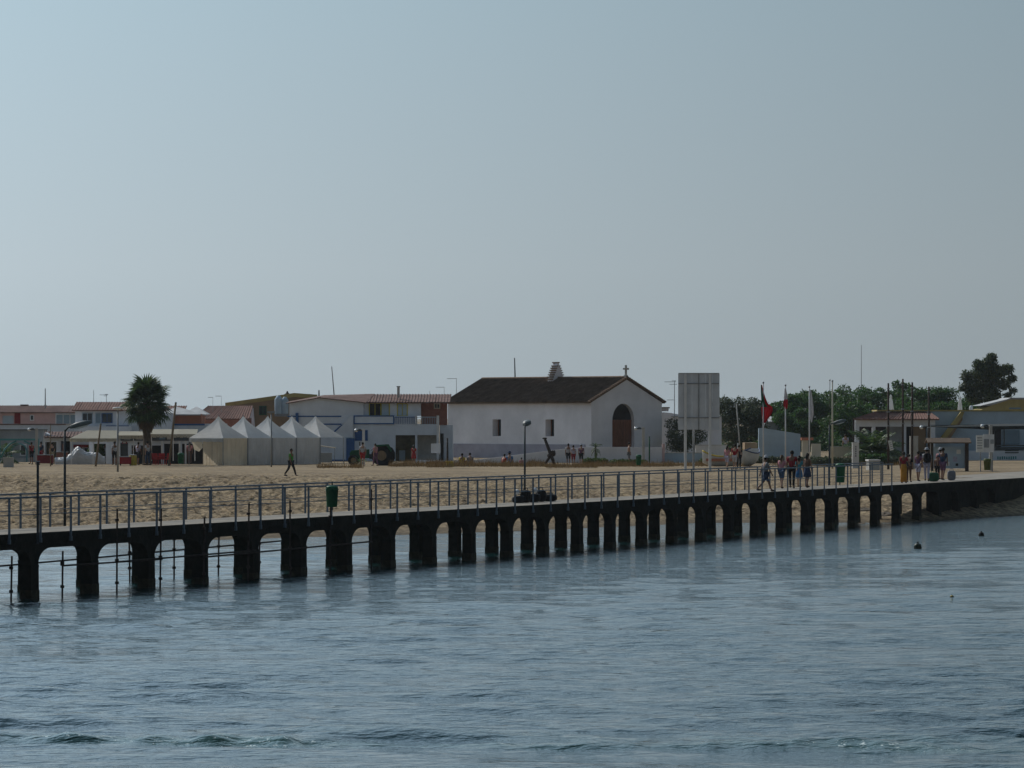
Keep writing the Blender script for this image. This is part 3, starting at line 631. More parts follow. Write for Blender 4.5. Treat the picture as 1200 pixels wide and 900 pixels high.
#PART2
# ------------------------------------------------------------------ facade helper: pixel rows and columns of the photograph at one distance become metres
class Fac:
    def __init__(s, name, label, cat, px, yb, sc, group=None, rz=0):
        s.px, s.yb, s.s = px, yb, sc; s.o = thing(name, label, cat, at(px, yb, sc), rz, group)
    def X(s, x): return (x-s.px)/s.s
    def Z(s, y): return (s.yb-y)/s.s
    def b(s, name, m_, *bs, parent=None):            # boxes (x0, ytop, x1, ybottom, front, back)
        g = MB()
        for x0, y0, x1, y1, f, k in bs: g.box(s.X(x0), s.X(x1), f, k, s.Z(y1), s.Z(y0))
        return g.build(name, m_, parent or s.o)
    def pr(s, name, m_, pts, f, k, parent=None):
        return MB().prism([(s.X(x), s.Z(y)) for x, y in pts][::-1], f, k).build(name, m_, parent or s.o)
    def win(s, x0, y0, x1, y1, fm='white_metal', gm='dark_glass', f=0., t=.07, mull=0, name='window'):
        g = MB(); a, b_, c, d = s.X(x0), s.X(x1), s.Z(y1), s.Z(y0)
        g.box(a-t, a, f-.07, f-.003, c-t, d+t); g.box(b_, b_+t, f-.07, f-.003, c-t, d+t)
        g.box(a, b_, f-.07, f-.003, d, d+t); g.box(a, b_, f-.07, f-.003, c-t, c)
        for i in range(mull): xm = a+(b_-a)*(i+1)/(mull+1); g.box(xm-.025, xm+.025, f-.05, f-.025, c, d)
        o = g.build(name, fm, s.o); MB().box(a, b_, f-.02, f-.004, c, d).build('pane', gm, o); return o
    def wall(s, name, m_, x0, y0, x1, y1, f, k, holes=()):
        """wall with real rectangular openings, holes in pixels (x0, ytop, x1, ybottom)"""
        xs_ = sorted({x0, x1, *[h[0] for h in holes], *[h[2] for h in holes]}); ys_ = sorted({y0, y1, *[h[1] for h in holes], *[h[3] for h in holes]})
        X_ = [s.X(v) for v in xs_]; Z_ = [s.Z(v) for v in ys_]; g = MB()
        solid = lambda i, j: 0 <= i < len(xs_)-1 and 0 <= j < len(ys_)-1 and not any(h[0] <= xs_[i] and xs_[i+1] <= h[2] and h[1] <= ys_[j] and ys_[j+1] <= h[3] for h in holes)
        for i in range(len(xs_)-1):
            for j in range(len(ys_)-1):
                if not solid(i, j): continue
                a, b_, t_, c = X_[i], X_[i+1], Z_[j], Z_[j+1]
                g.add([(a, f, c), (b_, f, c), (b_, f, t_), (a, f, t_)], [(0, 1, 2, 3)]); g.add([(a, k, c), (b_, k, c), (b_, k, t_), (a, k, t_)], [(3, 2, 1, 0)])
                if not solid(i-1, j): g.add([(a, f, c), (a, f, t_), (a, k, t_), (a, k, c)], [(0, 1, 2, 3)])
                if not solid(i+1, j): g.add([(b_, f, c), (b_, k, c), (b_, k, t_), (b_, f, t_)], [(0, 1, 2, 3)])
                if not solid(i, j-1): g.add([(a, f, t_), (b_, f, t_), (b_, k, t_), (a, k, t_)], [(0, 1, 2, 3)])
                if not solid(i, j+1): g.add([(a, f, c), (a, k, c), (b_, k, c), (b_, f, c)], [(0, 1, 2, 3)])
        return g.build(name, m_, s.o)
def roof_slope(parent, m_, x0, x1, y0, z0, y1, z1, name='roof', pitch=.24, x0b=None, x1b=None, th=.10):
    """tiled slope from the eave (y0, z0) up to the ridge (y1, z1), rounded tile rows standing proud of it"""
    x0b = x0 if x0b is None else x0b; x1b = x1 if x1b is None else x1b
    g = MB(); g.add([(x0, y0, z0), (x1, y0, z0), (x1b, y1, z1), (x0b, y1, z1), (x0, y0, z0-th), (x1, y0, z0-th), (x1b, y1, z1-th), (x0b, y1, z1-th)],
                    [(0, 1, 2, 3), (7, 6, 5, 4), (0, 4, 5, 1), (1, 5, 6, 2), (2, 6, 7, 3), (3, 7, 4, 0)])
    o = g.build(name, m_, parent); n_ = max(2, int((x1-x0)/pitch)); g = MB()
    nrm = Vector((0, -(z1-z0), (y1-y0))).normalized() if y1 > y0 else Vector((0, (z1-z0), (y0-y1))).normalized()
    for i in range(n_+1):
        u = i/n_; a = Vector((x0+(x1-x0)*u, y0, z0)); c = Vector((x0b+(x1b-x0b)*u, y1, z1)); w_ = pitch*.28; j_ = random.uniform(-.012, .012)
        vs = []
        for p in (a, c): vs += [p+Vector((-w_, 0, 0)), p+nrm*(.055+j_), p+Vector((w_, 0, 0))]
        g.add(vs, [(0, 1, 4, 3), (1, 2, 5, 4), (0, 2, 1)])
    t_ = g.build('tile_rows', m_, parent); S(t_, kind='stuff'); return o

# ---- far left: long low house, roof of brown tiles
h = Fac('long_house', 'long low pinkish house with a brown tiled roof at the far left behind the terrace', 'house', 0, 541, 12.6)
h.wall('wall', 'pink_wall', -40, 483, 65, 541, 0, 6, [(3, 487, 16, 497)]); h.b('wall', 'cool_white', (65.05, 483.5, 90, 541, .01, 6))
h.win(36, 487, 39, 492); h.b('painted_panel', 'red_dark', (17, 484, 24, 497.5, -.03, -.002)); h.b('pane', 'pale_blue', (3, 487, 16, 497, .1, .14))
h.win(66, 486, 90, 497, 'white_metal', 'blue_glass', f=.01, mull=2)
roof_slope(h.o, 'roof_brown', h.X(-40), h.X(92), -.35, h.Z(483), 4.2, h.Z(483)+.62)
MB().box(h.X(18), h.X(27), 3.9, 4.6, h.Z(476.5), h.Z(473.8)).build('ridge_cap', 'roof_brown', h.o)
# ---- two storey house with red tile roof behind the palm
h = Fac('cafe_house', 'white two storey house with a red tile roof and blue trim behind the tall palm', 'house', 90, 541, 13.2)
h.wall('wall', 'cool_white', 88, 480.5, 151, 541, 0, 8, []); h.b('wall', 'cool_white', (151.05, 484, 198, 541, .3, 8))
h.win(97, 484.5, 108, 495.5, 'pale_blue', 'dark_glass', mull=1); h.win(112.5, 484.5, 117.5, 495.5, 'pale_blue', 'blue_glass'); h.win(120, 485, 131, 495, 'blue_paint', 'dark_glass', mull=1)
h.b('blue_stripe', 'blue_paint', (124, 498.6, 151, 500.4, -.03, -.002)); h.b('balcony_slab', 'cool_white', (86, 499.5, 155, 507.5, -1.0, -.035))
roof_slope(h.o, 'roof_red', h.X(85), h.X(152), -.4, h.Z(480.5), 4, h.Z(480.5)+.72)
# ---- terraces and low buildings in the first row, left
h = Fac('terrace_block', 'long white parapet block running behind the first row of cafes at the left', 'building', 0, 543, 13.8)
h.b('wall', 'cool_white', (-40, 498, 87, 543, 0, 5)); h.b('coping', 'roof_brown', (-40, 496.6, 77, 498, -.06, 5))
h.b('coping', 'pale_concrete', (77.1, 496.9, 87.2, 498, -.06, 5))
h = Fac('grey_shed', 'low grey building with a small arched white framed window at the far left', 'building', 0, 546, 14.7)
h.wall('wall', 'grey_wall', -40, 504, 50, 546, 0, 3.2, [(24.5, 522, 30, 533)]); h.b('flat_roof', 'steel_dark', (-40, 503, 50.8, 504, -.15, 3.3))
g = MB()
for x0, y0, x1, y1 in ((23.2, 520, 24.5, 534), (30, 520, 31.3, 534), (24.5, 533, 30, 534), (24.5, 520, 30, 522)): g.box(h.X(x0), h.X(x1), -.05, -.003, h.Z(y1), h.Z(y0))
o_ = g.build('window', 'white_metal', h.o); MB().box(h.X(24.5), h.X(30), .08, .12, h.Z(533), h.Z(522)).build('pane', 'dark_glass', o_)
h.b('base_course', 'pale_concrete', (-40, 537, 36, 546, -.04, -.002))
g = MB(); pts = [(h.X(14)+.0, -.3, h.Z(545)), (h.X(14), -.3, h.Z(530))]+[(h.X(23)-math.cos(R(a))*9/14.7, -.3, h.Z(530)+math.sin(R(a))*10/14.7) for a in range(15, 166, 15)]+[(h.X(32), -.3, h.Z(530)), (h.X(32), -.3, h.Z(545))]
MB().path(pts, .05, 6).build('arch_trellis', 'teal_paint', h.o)
pgl = Fac('garden_pergola', 'dark teal pergola beam on braced posts before the grey shed at the far left', 'pergola', 0, 548, 15.3)
pgl.b('beam', 'teal_paint', (-30, 514, 46, 516.2, -.1, .1)); pgl.b('post', 'teal_paint', (43.6, 516.3, 46, 548, -.08, .08)); pgl.b('post', 'teal_paint', (-2, 516.3, .4, 548, -.08, .08))
for q_ in ([(28, 517), (35, 520), (40, 526), (44, 536)], [(19, 517), (12, 520), (6, 526), (1, 536)]): MB().path([(pgl.X(x), 0, pgl.Z(y)) for x, y in q_], .07, 6).build('brace', 'teal_paint', pgl.o, True)
h = Fac('gabled_house', 'small white house with a brown lean-to roof between the grey shed and the awnings', 'house', 50, 546, 14.9)
h.wall('wall', 'cool_white', 50.9, 513, 104, 546, 0, 4, [(53, 518, 66, 546), (71, 517, 82, 546), (88, 523, 96, 546), (97.5, 525, 103, 546)])
h.pr('gable', 'cool_white', [(50.9, 513), (104, 513), (96, 511.5), (60, 510), (53, 507)], .01, 3.9)
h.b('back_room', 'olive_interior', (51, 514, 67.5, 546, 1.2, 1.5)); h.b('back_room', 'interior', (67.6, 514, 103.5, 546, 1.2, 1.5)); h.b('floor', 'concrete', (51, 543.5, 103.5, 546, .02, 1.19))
h.b('shop_sign', 'red_dark', (86, 521, 104, 524.5, -.12, -.01)); h.b('door', 'brick_red', (72, 520, 76, 546, .3, .36))
roof_slope(h.o, 'roof_brown', h.X(53), h.X(104), -.5, h.Z(511.8), 2.4, h.Z(506), x0b=h.X(50), x1b=h.X(103))
# ---- cafe terraces with awnings
h = Fac('cafe_terrace', 'open fronted cafe with white columns and dark blue fascia on both sides of the palm', 'building', 105, 548, 15.4)
h.wall('front_wall', 'cool_white', 104.5, 516, 240, 548, 0, .25, [(110, 520, 124, 548), (131, 523, 137, 548), (141, 519, 150, 539), (154, 522, 189, 548), (192, 520, 210, 548), (213, 520, 240, 548)])
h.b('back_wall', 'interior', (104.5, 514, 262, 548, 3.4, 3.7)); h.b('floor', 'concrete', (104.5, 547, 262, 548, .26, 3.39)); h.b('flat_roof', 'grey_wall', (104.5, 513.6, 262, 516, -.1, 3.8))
h.b('fascia', 'steel_dark', (142, 511, 262, 516.5, -.22, -.12)); h.win(141, 519, 150, 539, 'red_dark', 'dark_glass', f=.1, name='door_window')
for x in (146, 160, 187, 196, 222, 232): h.b('fascia_panel', 'blue_glass' if x % 2 else 'pale_concrete', (x, 512.2, x+7, 515, -.26, -.222))
h.b('signboard', 'red_dark', (143, 517.5, 149, 520, -.05, -.003)); h.b('sign_lettering', 'paper', (144.2, 518.1, 147.8, 519.3, -.07, -.051))
for x in (190.3, 211, 218): h.b('column', 'white_metal', (x-.9, 516.6, x+.9, 548, -.5, -.32))
def awning(x0, x1, ytop, ybot, s_, label, drop=1.5, depth=1.6, slant=0):
    a_ = thing('awning', label, 'awning', at(x0, ybot, s_), 0, 'cream awnings over the cafes'); W_ = (x1-x0)/s_; H_ = (ybot-ytop)/s_; q = slant/s_
    g = MB(); g.add([(0, -depth, .12), (W_, -depth, .12), (W_, 0, H_+.1), (q, 0, H_+.1), (0, -depth, .08), (W_, -depth, .08), (W_, 0, H_+.06), (q, 0, H_+.06)], [(0, 1, 2, 3), (7, 6, 5, 4), (0, 4, 5, 1), (1, 5, 6, 2), (2, 6, 7, 3), (3, 7, 4, 0)])
    g.build('cover', 'awning', a_); n_ = int(W_/.25); g = MB()
    for i in range(n_): g.box(i*W_/n_+.01, (i+1)*W_/n_-.01, -depth-.012, -depth+.01, -.12-(.03 if i % 2 else 0), .10)
    g.build('valance', 'awning', a_); g = MB()
    for u in (.04, .5, .96): MB().tube((u*W_, -depth+.05, -1.9), (u*W_, -depth+.05, .08), .03, n=6).build('pole', 'white_metal', a_)
    return a_
awning(84, 139, 506, 515.5, 15.6, 'cream sloping awning left of the flat headed lamp', slant=18); awning(140, 176, 507, 512, 15.6, 'cream awning between the flat headed lamp and the palm', depth=1.2)
awning(177, 232, 504.5, 510.5, 15.5, 'cream awning right of the palm, behind the leaning pole', depth=1.3)
# ---- orange house, metal roofs, brick roof
h = Fac('orange_house', 'house with an orange wall and grey sheet roofs right of the palm', 'house', 198, 541, 13)
h.b('wall', 'orange_wall', (190, 485, 236, 496.5, 0, 5)); h.b('wall', 'cool_white', (190, 496.55, 262, 541, -.05, 5)); h.b('blue_band', 'blue_paint', (190, 496.6, 240, 498.6, -.09, -.052))
for x0, xa, x1 in ((186, 204, 236), (212, 226, 242)):
    g = MB(); a, m_, c = h.X(x0), h.X(xa), h.X(x1); z0, z1 = h.Z(485.5), h.Z(476.3); y = 0 if x0 < 200 else 1.5
    g.add([(a, y-.5, z0), (c, y-.5, z0), (m_, y+3, z1), (a, y+4, z0), (c, y+4, z0), (a, y-.5, z0-.1), (c, y-.5, z0-.1)], [(0, 1, 2), (0, 2, 3), (1, 4, 2), (2, 4, 3), (0, 5, 6, 1)])
    g.build('roof', 'roof_grey', h.o)
h = Fac('brick_house', 'house with a large brick red roof rising behind the white tents', 'house', 230, 539, 12.6)
h.b('wall', 'brick_red', (228, 490, 290, 539, 0, 6)); roof_slope(h.o, 'roof_red', h.X(226), h.X(292), -.4, h.Z(490.5), 5, h.Z(475.5), x0b=h.X(240))
# ---- ochre building
h = Fac('ochre_house', 'ochre and brown building with an olive parapet behind the tents', 'building', 265, 538, 12.3)
h.pr('wall', 'brown_wall', [(265, 538), (265, 476), (345, 465), (360, 466), (390, 468), (390, 538)], 0, 7)
h.pr('parapet', 'ochre', [(264, 476.5), (264, 472), (345, 460.5), (372, 462.5), (372, 467), (345, 465.2)], -.12, -.003)
h.b('wall_strip', 'ochre', (265, 477, 266.6, 500, -.1, -.003)); h.b('brick_panel', 'orange_wall', (268, 476.6, 296, 500, -.04, -.002))
h.win(304.5, 476.5, 311.5, 485.5, 'green_dark', 'dark_glass', f=0, mull=1)
h.pr('white_gable', 'cool_white', [(266, 500), (270, 490), (285, 478), (297, 478), (299, 500)], -.6, -.05)
for x, r_, y0 in ((327, 4.6, 463.5), (334.5, 4.2, 465)):
    t_ = thing('water_tank', 'pale blue water tank, %s on the ochre building roof' % ('left one of the pair' if x < 330 else 'right one of the pair'), 'tank', at(x, 485, 12.35)+Vector((0, -.8, 0)), 0, 'water tanks on the ochre building')
    rr_ = r_/12.35; hh = (485-y0)/12.35
    MB().lathe([(rr_*.95, 0), (rr_, .05), (rr_, hh*.75), (rr_*.98, hh*.8), (rr_*.4, hh)], 14).build('drum', 'pale_blue', t_, True)
    MB().box(-rr_, rr_, -rr_, rr_, -.25, -.003).build('stand', 'steel_grey', t_)
c_ = thing('chimney', 'dark chimney pot beside the water tanks on the ochre building', 'chimney', at(336.3, 468, 12.3)+Vector((0, .6, 0)))
MB().lathe([(.2, -.6), (.2, .35), (.32, .38), (.32, .46), (.12, .62), (.05, .8)], 10).build('pot', 'steel_rust', c_)
# ---- white and blue house
h = Fac('white_blue_house', 'large white house with blue trim, yellow framed windows and an outside stair', 'house', 340, 545.5, 14.4)
HL = [(463.5, 510, 486.5, 543), (489, 510, 511.5, 539)]
h.wall('wall', 'cool_white', 339, 510, 514, 545.5, 0, .3, HL)
h.wall('upper_wall', 'cool_white', 339, 487.5, 487, 509.95, 0, 6, [])
h.pr('gable_wall', 'cool_white', [(339, 487.45), (339, 472), (376, 466), (426, 471.5), (426, 487.45)], 0, 6)
h.b('upper_wall', 'cool_white', (426.1, 471, 493, 487.45, .6, 6)); h.b('side_wall', 'brick_red', (493.1, 471, 523, 498, 1.6, 6)); h.b('side_wall', 'cool_white', (514.7, 498.05, 530, 546, 1.7, 6)); h.b('dark_gap', 'interior', (516, 508, 519.5, 540, 1.6, 1.69)); h.b('terrace_slab', 'cool_white', (487.1, 497, 514, 509.9, -.02, 2.5))  # dark box paints the shaded gap between house and church
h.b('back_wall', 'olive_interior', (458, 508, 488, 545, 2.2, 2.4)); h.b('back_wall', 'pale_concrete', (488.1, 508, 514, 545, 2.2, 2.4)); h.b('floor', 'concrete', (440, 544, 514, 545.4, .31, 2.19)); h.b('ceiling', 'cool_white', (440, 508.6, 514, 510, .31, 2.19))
h.b('counter', 'pale_concrete', (489, 533, 511.5, 541, .9, 1.2)); h.b('door', 'pale_blue', (467, 528, 474, 543, 2.05, 2.15)); h.b('inner_frame', 'olive_interior', (463.6, 510.2, 472, 525, 1.2, 1.3))
h.b('corner_pillar', 'white_metal', (511.6, 487, 514.6, 545, -.22, -.022)); h.b('balcony_post', 'white_metal', (486.4, 487, 488.2, 496.9, -.2, -.02))
h.win(433, 473, 445.5, 486.6, 'yellow_paint', 'interior', f=.6, mull=1); h.win(447, 473, 455.5, 486.6, 'yellow_paint', 'pale_blue', f=.6); h.win(466, 473.5, 476.5, 487, 'yellow_paint', 'pale_blue', f=.6, mull=1)
h.win(509, 473.5, 514.5, 478, 'cream_wall', 'dark_glass', f=1.6, mull=1)
h.wall('balcony_trim', 'blue_paint', 414.5, 486.8, 462, 497.2, -.12, -.03, [(415.8, 488.2, 460.7, 495.8)]); h.b('balcony_panel', 'cool_white', (415.8, 488.2, 460.7, 495.8, -.09, -.035))
for x0, x1 in ((463, 486), (489, 511)):
    g = MB(); g.box(h.X(x0), h.X(x1), -.1, -.05, h.Z(489.2), h.Z(488.4))
    for i in range(12): xx = h.X(x0)+(h.X(x1)-h.X(x0))*i/11; g.box(xx-.015, xx+.015, -.09, -.06, h.Z(496.9), h.Z(489.2))
    g.build('balcony_rail', 'blue_paint' if x0 < 480 else 'pale_blue', h.o)
h.b('blue_line', 'blue_paint', (337, 487.3, 400, 488.7, -.05, -.002)); h.b('blue_line', 'blue_paint', (368, 496.4, 400, 497.9, -.05, -.002)); h.b('blue_line', 'blue_paint', (346.6, 484, 350, 498, -.3, -.06))
h.pr('stair_trim', 'blue_paint', [(385.5, 511.6), (385.5, 510), (400, 497.9), (401.5, 497.9), (387, 511.6)], -.1, -.003)
h.pr('stair_wall', 'cool_white', [(387, 545), (387, 512), (399, 501), (411, 487.5), (414, 487.5), (414, 545)], -.5, -.13)
h.b('door', 'blue_paint', (406, 513.5, 415.8, 544, -.58, -.51)); h.b('door_frame', 'pale_blue', (405, 512.3, 416.5, 513.4, -.6, -.51))
h.win(417, 505, 430, 515.5, 'blue_paint', 'blue_paint', f=-.005, name='shuttered_window'); h.b('base_band', 'blue_paint', (366, 538.5, 405, 545.4, -.56, -.505))
roof_slope(h.o, 'roof_brown', h.X(426), h.X(527), .1, h.Z(471.2), 5.5, h.Z(471.2)+.66)
MB().add([(h.X(372), -.3, h.Z(465.4)), (h.X(429), -.3, h.Z(471.6)), (h.X(437), 5.5, h.Z(461)), (h.X(376), 5.5, h.Z(462.5)), (h.X(372), -.3, h.Z(466.4)), (h.X(429), -.3, h.Z(472.6))], [(0, 1, 2, 3), (0, 4, 5, 1)]).build('roof', 'roof_brown', h.o)
MB().add([(h.X(376), -.3, h.Z(465.4)), (h.X(335), -.3, h.Z(472.4)), (h.X(335), 5.5, h.Z(470)), (h.X(376), 5.5, h.Z(462.5)), (h.X(376), -.3, h.Z(466.4)), (h.X(335), -.3, h.Z(473.4))], [(3, 2, 1, 0), (1, 5, 4, 0)]).build('roof', 'roof_brown', h.o)
k_ = h.b('chimney', 'pale_concrete', (464.6, 453.5, 467.6, 466, 2.0, 2.25)); h.b('chimney_cap', 'steel_rust', (464, 452.3, 468.2, 453.4, 1.95, 2.3))
p_ = thing('cafe_parasol', 'dark open parasol under the terrace opening of the white and blue house', 'parasol', at(500.5, 541, 14.2))
MB().tube((0,0,0), (0,0,1.9), .03).build('pole', 'white_metal', p_); MB().lathe([(.65, 1.55), (.55, 1.68), (.1, 1.95), (.02, 2.0)], 10).build('canopy', 'black_bag', p_)
# ---- church
CB = R(48)                                           # side wall turned away from the picture plane
csc = 13.75; cpt = at(693, 535, csc); cpt.z = 2.25
ch = thing('church', 'whitewashed church with a dark tiled roof, arched doorway and plain gable', 'church', cpt, 0)
ch.rotation_euler.z = -(math.pi/2-CB)                # local +x runs along the gable, local +y back along the side wall
# local axes: x along gable front (to the right and away), y along the side wall (to the left and away)
CW, CL, EH, RH = 8.35, 18.6, None, None
ze = CH-(471.5-YH)/csc-cpt.z; zr = CH-(445.2-YH)/(csc*.985)-cpt.z; pz0 = CH-(521-YH)/csc-cpt.z
ux = Vector((math.sin(CB), math.cos(CB), 0)); uy = Vector((-math.cos(CB), math.sin(CB), 0))
ch.rotation_euler.z = math.atan2(ux.y, ux.x)
WT = .75
# side wall (x = 0 face) with two deep openings, built along y
def side_wall():
    g = MB(); ys_ = []; hs_ = []
    wy = [5.25, 12.1]; ow = 1.10; z0_, z1_ = ze-2.05-1.5, ze-2.05
    z0_ = CH-(511.5-YH)/csc-cpt.z; z1_ = CH-(491.5-YH)/csc-cpt.z
    cuts = [WT]
    for y in wy: cuts += [y-ow/2, y+ow/2]
    cuts.append(CL)
    for i in range(len(cuts)-1):
        if i % 2 == 0: g.box(0, WT, cuts[i], cuts[i+1], pz0, ze)
        else: g.box(0, WT, cuts[i], cuts[i+1], pz0, z0_); g.box(0, WT, cuts[i], cuts[i+1], z1_, ze)
    o = g.build('side_wall', 'church_wall', ch)
    for y in wy:
        f_ = MB(); f_.box(WT-.12, WT-.06, y-ow/2, y-ow/2+.09, z0_, z1_); f_.box(WT-.12, WT-.06, y+ow/2-.09, y+ow/2, z0_, z1_); f_.box(WT-.12, WT-.06, y-.03, y+.03, z0_, z1_)
        w_ = f_.build('window', 'door_wood', ch); MB().box(WT-.05, WT-.02, y-ow/2, y+ow/2, z0_, z1_).build('pane', 'dark_glass', w_)
side_wall()
MB().box(-.06, WT, WT+.003, CL, -1.2, pz0-.003).build('plinth', 'plinth', ch)
MB().box(WT, CW-.02, CL-WT, CL-.01, -1.2, ze).build('back_wall', 'church_wall', ch)
MB().box(CW-WT, CW-.01, WT, CL-WT-.01, -1.2, ze).build('side_wall', 'church_wall', ch)
# gable wall (y = 0 face) with an arched opening
dx0, dx1 = 2.45, 5.05; dr = (dx1-dx0)/2; dz0 = CH-(524-YH)/csc-cpt.z; dzt = CH-(472.8-YH)/csc-cpt.z; zs = dzt-dr*1.15
g = MB(); xm = (dx0+dx1)/2; N_ = 12
roofz = lambda x: ze+(zr-ze)*(1-abs(x-CW/2)/(CW/2))
archz = lambda x: zs+dr*1.15*math.sqrt(max(0, 1-((x-xm)/dr)**2))
xl = [0, dx0]; cols = [(0, dx0, None), (dx1, CW, None)]
def slab(xa, xb, za, zb, zta, ztb, y0=0, y1=WT): g.add([(xa, y0, za), (xb, y0, zb), (xb, y0, ztb), (xa, y0, zta), (xa, y1, za), (xb, y1, zb), (xb, y1, ztb), (xa, y1, zta)], [(0, 1, 2, 3), (7, 6, 5, 4), (0, 4, 5, 1), (3, 2, 6, 7), (0, 3, 7, 4), (1, 5, 6, 2)])
slab(0, dx0, dz0, dz0, roofz(0), roofz(dx0)); slab(dx1, CW, dz0, dz0, roofz(dx1), roofz(CW))
for i in range(N_):
    xa = xm-dr*math.cos(math.pi*i/N_); xb = xm-dr*math.cos(math.pi*(i+1)/N_)
    if xa < CW/2 < xb: slab(xa, CW/2, archz(xa), archz(CW/2), roofz(xa), zr); slab(CW/2, xb, archz(CW/2), archz(xb), zr, roofz(xb))
    else: slab(xa, xb, archz(xa), archz(xb), roofz(xa), roofz(xb))
g.build('gable_wall', 'church_wall', ch)
MB().box(-.06, CW, -.05, WT, -1.2, dz0-.003).build('gable_base', 'plinth', ch)
MB().box(dx0+.01, dx1-.01, WT-.35, WT-.33, dz0, zs).build('doorway_back', 'door_dark', ch)
MB().prism([(xm+(dr-.01)*math.cos(R(a)), zs+.003+(dr*1.15-.01)*math.sin(R(a))) for a in range(0, 181, 12)][::-1], WT-.38, WT-.33).build('doorway_back', 'door_dark', ch)
dth = CH-(492-YH)/csc-cpt.z
for k_ in (0, 1):
    d_ = MB().box(dx0+.02+k_*dr, dx0+dr-.02+k_*dr, WT-.44, WT-.36, dz0, dth).build('door_leaf', 'door_wood', ch)
    for q in range(3):
        zz = dz0+.15+q*(dth-dz0-.2)/3; MB().box(dx0+.2+k_*dr, dx0+dr-.2+k_*dr, WT-.47, WT-.441, zz, zz+(dth-dz0)/3-.25).build('door_panel', 'door_wood', d_)
# roof: two slopes with proud tile rows, ridge and verge tiles
ov = .28
def church_slope(sg):
    xe = -ov if sg < 0 else CW+ov; zE = ze-ov*(zr-ze)/(CW/2); g = MB(); y0, y1 = -.12, CL+.12; th = .16
    g.add([(xe, y0, zE+.05), (xe, y1, zE+.05), (CW/2, y1, zr+.05), (CW/2, y0, zr+.05), (xe, y0, zE+.05+th), (xe, y1, zE+.05+th), (CW/2, y1, zr+.05+th), (CW/2, y0, zr+.05+th)], [(3, 2, 1, 0), (4, 5, 6, 7), (0, 1, 5, 4), (1, 2, 6, 5), (2, 3, 7, 6), (3, 0, 4, 7)])
    g.build('roof', 'roof_old', ch); g = MB(); n_ = 78
    for i in range(n_+1):
        y = y0+(y1-y0)*i/n_; j_ = random.uniform(-.01, .015)
        g.add([(xe-.05*(-sg), y-.075, zE+.05+th), (xe-.05*(-sg), y, zE+.13+th+j_), (xe-.05*(-sg), y+.075, zE+.05+th), (CW/2, y-.075, zr+.05+th), (CW/2, y, zr+.13+th+j_), (CW/2, y+.075, zr+.05+th)], [(0, 1, 4, 3), (1, 2, 5, 4), (0, 2, 1)])
    S(g.build('tile_rows', 'roof_old', ch), kind='stuff')
    g = MB()
    for i in range(20):
        u = i/20; x = xe+(CW/2-xe)*u; z = zE+(zr-zE)*u+.05; g.tube((x, -.2, z+.15), (x, .1, z+.2), .085, .07, 8)
    S(g.build('verge_tiles', 'tile_edge', ch), kind='stuff')
church_slope(-1); church_slope(1)
g = MB()
for i in range(44): y = -.1+(CL+.2)*i/44; g.tube((CW/2, y, zr+.2), (CW/2, y+.46, zr+.22), .13, .10, 8)
S(g.build('ridge_tiles', 'tile_edge', ch), kind='stuff')
g = MB(); zc = zr+.25; xc = CW/2
g.box(xc-.12, xc+.12, -.0, .25, zc-.1, zc+.14); g.box(xc-.07, xc+.07, .05, .19, zc+.13, zc+1.0); g.box(xc-.30, xc+.30, .052, .188, zc+.60, zc+.75); g.build('cross', 'pale_concrete', ch)
# bellcote: steep little gable with stepped tile slopes
by = 9.0; bx = CW/2; bw = .72; bh = 1.35
MB().prism([(bx-bw, zr-.1), (bx+bw, zr-.1), (bx+.05, zr+.15+bh), (bx-.05, zr+.15+bh)], by-.32, by+.32).build('bellcote', 'church_wall', ch)
for sg in (-1, 1):
    for i in range(7):
        u = i/7; x = bx+sg*(bw*(1-u)+.10*u*.5+.02); z = zr+.02+bh*u
        MB().box(x-.09, x+.09, by-.36, by+.36, z+.02, z+.12).build('step_tile', 'tile_edge', ch)
MB().box(bx-.13, bx+.13, by-.36, by+.36, zr+.15+bh+.003, zr+.15+bh+.1).build('cap_tile', 'tile_edge', ch)
# annex right of the church
h = Fac('church_annex', 'low white annex with a small tiled eave running right from the church', 'building', 770, 541, 13.2)
h.pr('wall', 'church_wall', [(765, 541), (765, 482), (786, 483.8), (800, 486.5), (846, 489), (846, 541)], .6, 4); h.b('upper_block', 'church_wall', (760, 478.6, 784, 482, .9, 3)); h.b('eave', 'tile_edge', (759, 477, 785.2, 478.5, .6, 3.2)); h.b('coping', 'pale_concrete', (787, 487.6, 846, 488.9, .4, .59))
# ramp and parapet in front of the church
h = Fac('church_terrace_wall', 'smooth white ramp and parapet wall below the church, rising to the right', 'wall', 522, 549, 15.0)
h.pr('wall', 'church_wall', [(518, 549), (518, 540.5), (560, 538.5), (600, 533.8), (650, 527.3), (686, 524), (776, 524), (776, 549)], 0, .35)
h.b('pillar', 'pink_wall', (776.1, 520, 779, 549, -.05, .4)); h.b('wall', 'pale_blue', (779.1, 531, 836, 549, .3, .6)); h.b('coping', 'pale_concrete', (779.1, 530.2, 836, 530.95, .25, .65))
h = Fac('garden_wall', 'low white garden wall between the billboard posts and the olive tree', 'wall', 800, 545, 14.0)
h.b('wall', 'white_wall', (815, 522, 851, 545, 0, .3)); h.b('coping', 'pale_concrete', (814, 521.2, 852, 521.95, -.04, .34))
h = Fac('bay_pillars', 'pair of white terrace stubs left of the church', 'wall', 505, 548, 15)
h.b('wall', 'cool_white', (505, 520, 516, 531, .3, .6), (486, 540, 530, 548, 0, .3))
